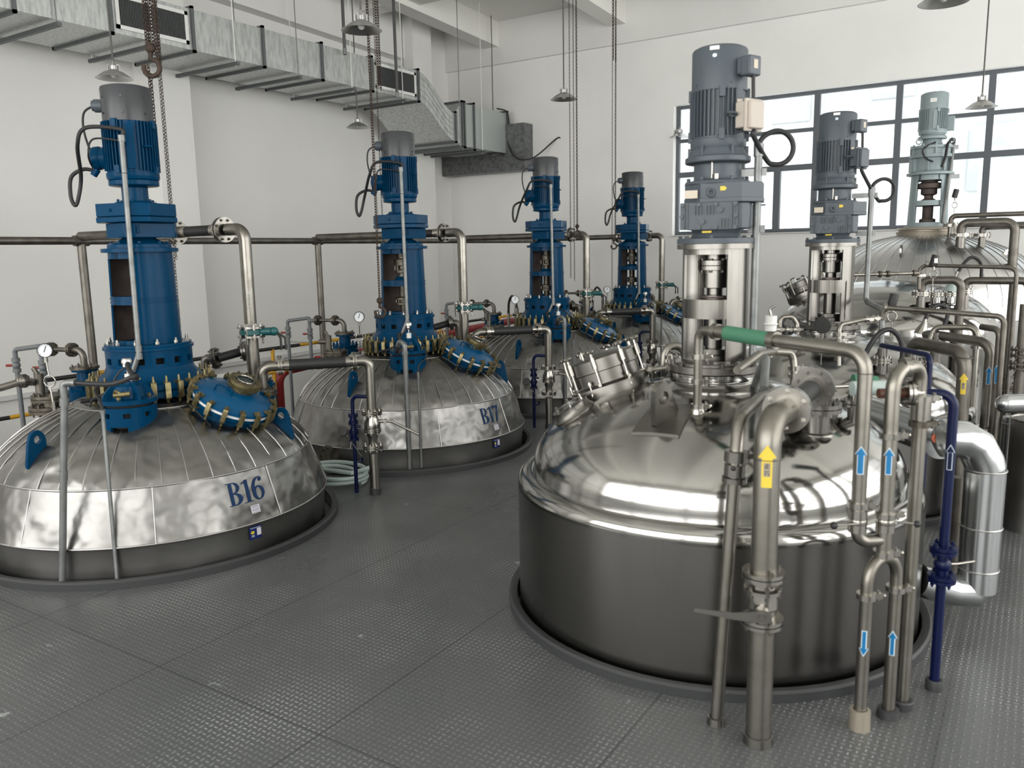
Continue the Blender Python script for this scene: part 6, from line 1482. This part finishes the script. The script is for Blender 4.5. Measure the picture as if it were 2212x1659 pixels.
for v in (733, 750): obj('clamp_ring', clampring(MB(), up(P_[-1], v, 2114), (0, 0, 1), .034), steel, t)
t, P_ = cpipe('navy pipe running right and bending down in front of the second vessel', [(1905, 746, 5.3), (2010, 768, 4.75)], .0165, navy, .05)
t, P_ = cpipe('dull upright pipe at the far right with dark valves', [(2189, 605, 7.2), (2190, 610, 7.2)], .036, dullm, .05)
m = MB()
for v in (812, 830, 842): m.flange(up(P_[-1], v, 2180), (0, 0, 1), .07, .014, 6, .009, pair=False)
m.ball(up(P_[-1], 836, 2180), .05, 12); obj('valve_body', m, oldm, t)
t = thing('hose_arch', at(1862, 790, 5.25), 'black hose arching in front of the galvanised conduit of the second vessel', 'hose')
obj('rubber_hose', loopcable([at(1866, 772, 5.25), at(1882, 742, 5.25), at(1902, 718, 5.25), at(1925, 713, 5.25), at(1944, 732, 5.25), at(1950, 760, 5.25), at(1946, 790, 5.25)], .0165), rubber, t)
obj('hose_end', MB().cyl(at(1866, 773, 5.25), at(1856, 792, 5.25), .019).cyl(at(1946, 788, 5.25), at(1945, 815, 5.25), .019), steel, t)
t = thing('hose_arch', at(1992, 700, 6.3), 'short black hose arching in front of the thick inverted U pipe', 'hose')
obj('rubber_hose', loopcable([at(1998, 692, 6.3), at(2008, 672, 6.3), at(2025, 659, 6.3), at(2042, 663, 6.3), at(2047, 680, 6.3), at(2040, 703, 6.3)], .016), rubber, t)
obj('cone', MB().lathe([(.05, -.06), (.045, -.03), (.018, .04)], at(1994, 706, 6.3), (.25, .1, 1), 24).cyl(at(1994, 702, 6.3), at(1999, 690, 6.3), .017), steel, t)
for (u, v), rr, lab in (((1905, 778), .062, 'flanged nozzle behind the galvanised conduit on the second vessel'), ((1967, 782), .078, 'wide flanged nozzle under the thick pipe of the second vessel'), ((2022, 742), .06, 'pale flanged nozzle right of the thick pipe of the second vessel')):
    d = 5.5 if v > 750 else 5.9; p = at(u, v, d); t = thing('nozzle', Vector((p.x, p.y, p.z-.15)), lab, 'nozzle')
    obj('neck', MB().cyl(p-Vector((0, 0, .20)), p, rr*.6).cyl(p, p+Vector((0, 0, .08)), rr*.5), satin, t); obj('flange', MB().flange(p, (0, 0, 1), rr, .014, 6, .010), steel, t)
# small pipework level with the second drive's foot
t = thing('process_pipe', at(1812, 745, 5.2), 'slim elbow pipe right of the foot of the second grey drive', 'pipe')
obj('pipe', MB().tube([at(1812, 790, 5.2), at(1813, 702, 5.2), at(1868, 690, 5.35), at(1900, 686, 5.5)], .0145, bend=.04), pipem, t)
for u, v, d in ((1812, 722, 5.2), (1812, 735, 5.2)): obj('clamp_ring', clampring(MB(), at(u, v, d), (0, 0, 1), .024), steel, t)
for u, v, d in ((1872, 690, 5.36), (1886, 688, 5.42)): obj('clamp_ring', clampring(MB(), at(u, v, d), (.8, .5, 0), .022), steel, t)
t = thing('process_pipe', at(1838, 592, 7.0), 'thin level pipe with two clamps in front of the ribbed dome', 'pipe')
obj('pipe', MB().cyl(at(1836, 594, 7.0), at(1984, 590, 7.0), .015), pipem, t)
for u in (1840, 1901, 1918, 1975): obj('clamp_ring', clampring(MB(), at(u, 594-(u-1836)*.027, 7.0), (.84, .54, 0), .028), oldm, t)
t = thing('process_pipe', at(1685, 700, 6.0), 'small inverted U pipe left of the second grey drive', 'pipe')
obj('pipe', MB().tube([at(1684, 722, 6.0), at(1685, 685, 6.0), at(1712, 684, 6.0), at(1722, 700, 6.0), at(1722, 722, 6.0)], .017, bend=.04).tube([at(1672, 712, 5.9), at(1735, 712, 5.9)], .012), pipem, t)
for u in (1680, 1700, 1716): obj('clamp_ring', clampring(MB(), at(u, 712, 5.9), (.84, .54, 0), .022), steel, t)
t = thing('process_pipe', at(1760, 800, 4.4), 'bent steel pipe behind the big round flanges', 'pipe')
obj('pipe', MB().tube([at(1592, 800, 3.9), at(1640, 765, 4.1), at(1672, 760, 4.3), at(1712, 762, 4.4), at(1716, 800, 4.4), at(1714, 840, 4.4)], .020, bend=.05), pipem, t)
for u, v in ((1716, 795), (1716, 812)): obj('clamp_ring', clampring(MB(), at(u, v, 4.4), (0, 0, 1), .032), steel, t)
t = thing('process_pipe', at(1440, 790, 5.2), 'steel elbow pipes with a short lever, left of the nearest grey drive', 'pipe')
obj('pipe', MB().tube([at(1433, 800, 5.2), at(1436, 748, 5.2), at(1478, 745, 5.2), at(1480, 800, 5.2)], .026, bend=.07).tube([at(1447, 800, 5.1), at(1447, 765, 5.1)], .018), pipem, t)
obj('lever', MB().tube([at(1448, 758, 5.05), at(1462, 765, 5.0)], .006, seg=6), steel, t); obj('clamp_ring', clampring(MB(), at(1447, 772, 5.1), (0, 0, 1), .03), steel, t)
t = thing('process_pipe', at(1410, 797, 4.4), 'slim level pipe at the left of the neck flange of the nearest vessel', 'pipe')
obj('pipe', MB().tube([at(1395, 800, 4.4), at(1455, 792, 4.4)], .016), pipem, t)
for u in (1402, 1440): obj('clamp_ring', clampring(MB(), at(u, 799-(u-1395)*.13, 4.4), (.84, .54, 0), .027), steel, t)
# clear-capped fitting right of the first drive
p = at(1665, 700, 4.9); t = thing('white_fitting', p, 'white capped round fitting behind the nearest motor conduit', 'fitting')
obj('cap', MB().cyl(p-Vector((0, 0, .04)), p+Vector((.0, 0, .05)), .035).torus(p, .036, .006), whitem, t); obj('neck', MB().cyl(p-Vector((0, 0, .20)), p-Vector((0, 0, .03)), .02), steel, t); obj('hook', MB().tube([p+Vector((0, 0, .05)), p+Vector((-.01, 0, .09)), p+Vector((.02, .01, .11))], .008, bend=.02), steel, t)
# clad branch pipe, drum and far uprights at the right edge
p0 = at(2172, 872, 5.0); t = thing('clad_branch', p0, 'short horizontal clad pipe cut by the right edge', 'pipe')
obj('cladding', MB().cyl(p0, p0+VR*1.2, .058, seg=32), cladm, t); obj('rounded_end', MB().ball(p0, .058, 24), cladm, t)
p0 = at(2183, 900, 5.4); t = thing('clad_upright', Vector((p0.x, p0.y, 0)), 'clad upright pipe under the short horizontal one', 'pipe')
obj('cladding', MB().cyl((p0.x, p0.y, .12), p0, .045, seg=32), cladm, t); obj('seam_bead', MB().torus(up(p0, 914, 2183), .046, .003, seg=28, sub=6), insul_seam, t)
p0 = at(2236, 905, 5.2); t = thing('steel_drum', Vector((p0.x, p0.y, 0)), 'dark steel drum cut by the right edge', 'drum')
obj('drum_body', MB().lathe([(.13, 0), (.13, p0.z)], (p0.x, p0.y, 0), seg=40), band, t); obj('rim', MB().torus(p0, .13, .008, seg=40, sub=8), steel, t)
p0 = at(2205, 760, 6.0); t = thing('far_valve', Vector((p0.x, p0.y, 0)), 'dark flanged valve column at the far right edge', 'valve')
obj('pipe', MB().cyl((p0.x, p0.y, 0), (p0.x, p0.y, p0.z+.35), .03), dullm, t)
for v in (755, 768, 785, 795): obj('flange', MB().flange(up(p0, v), (0, 0, 1), .07, .014, 6, .009, pair=False), oldm, t)
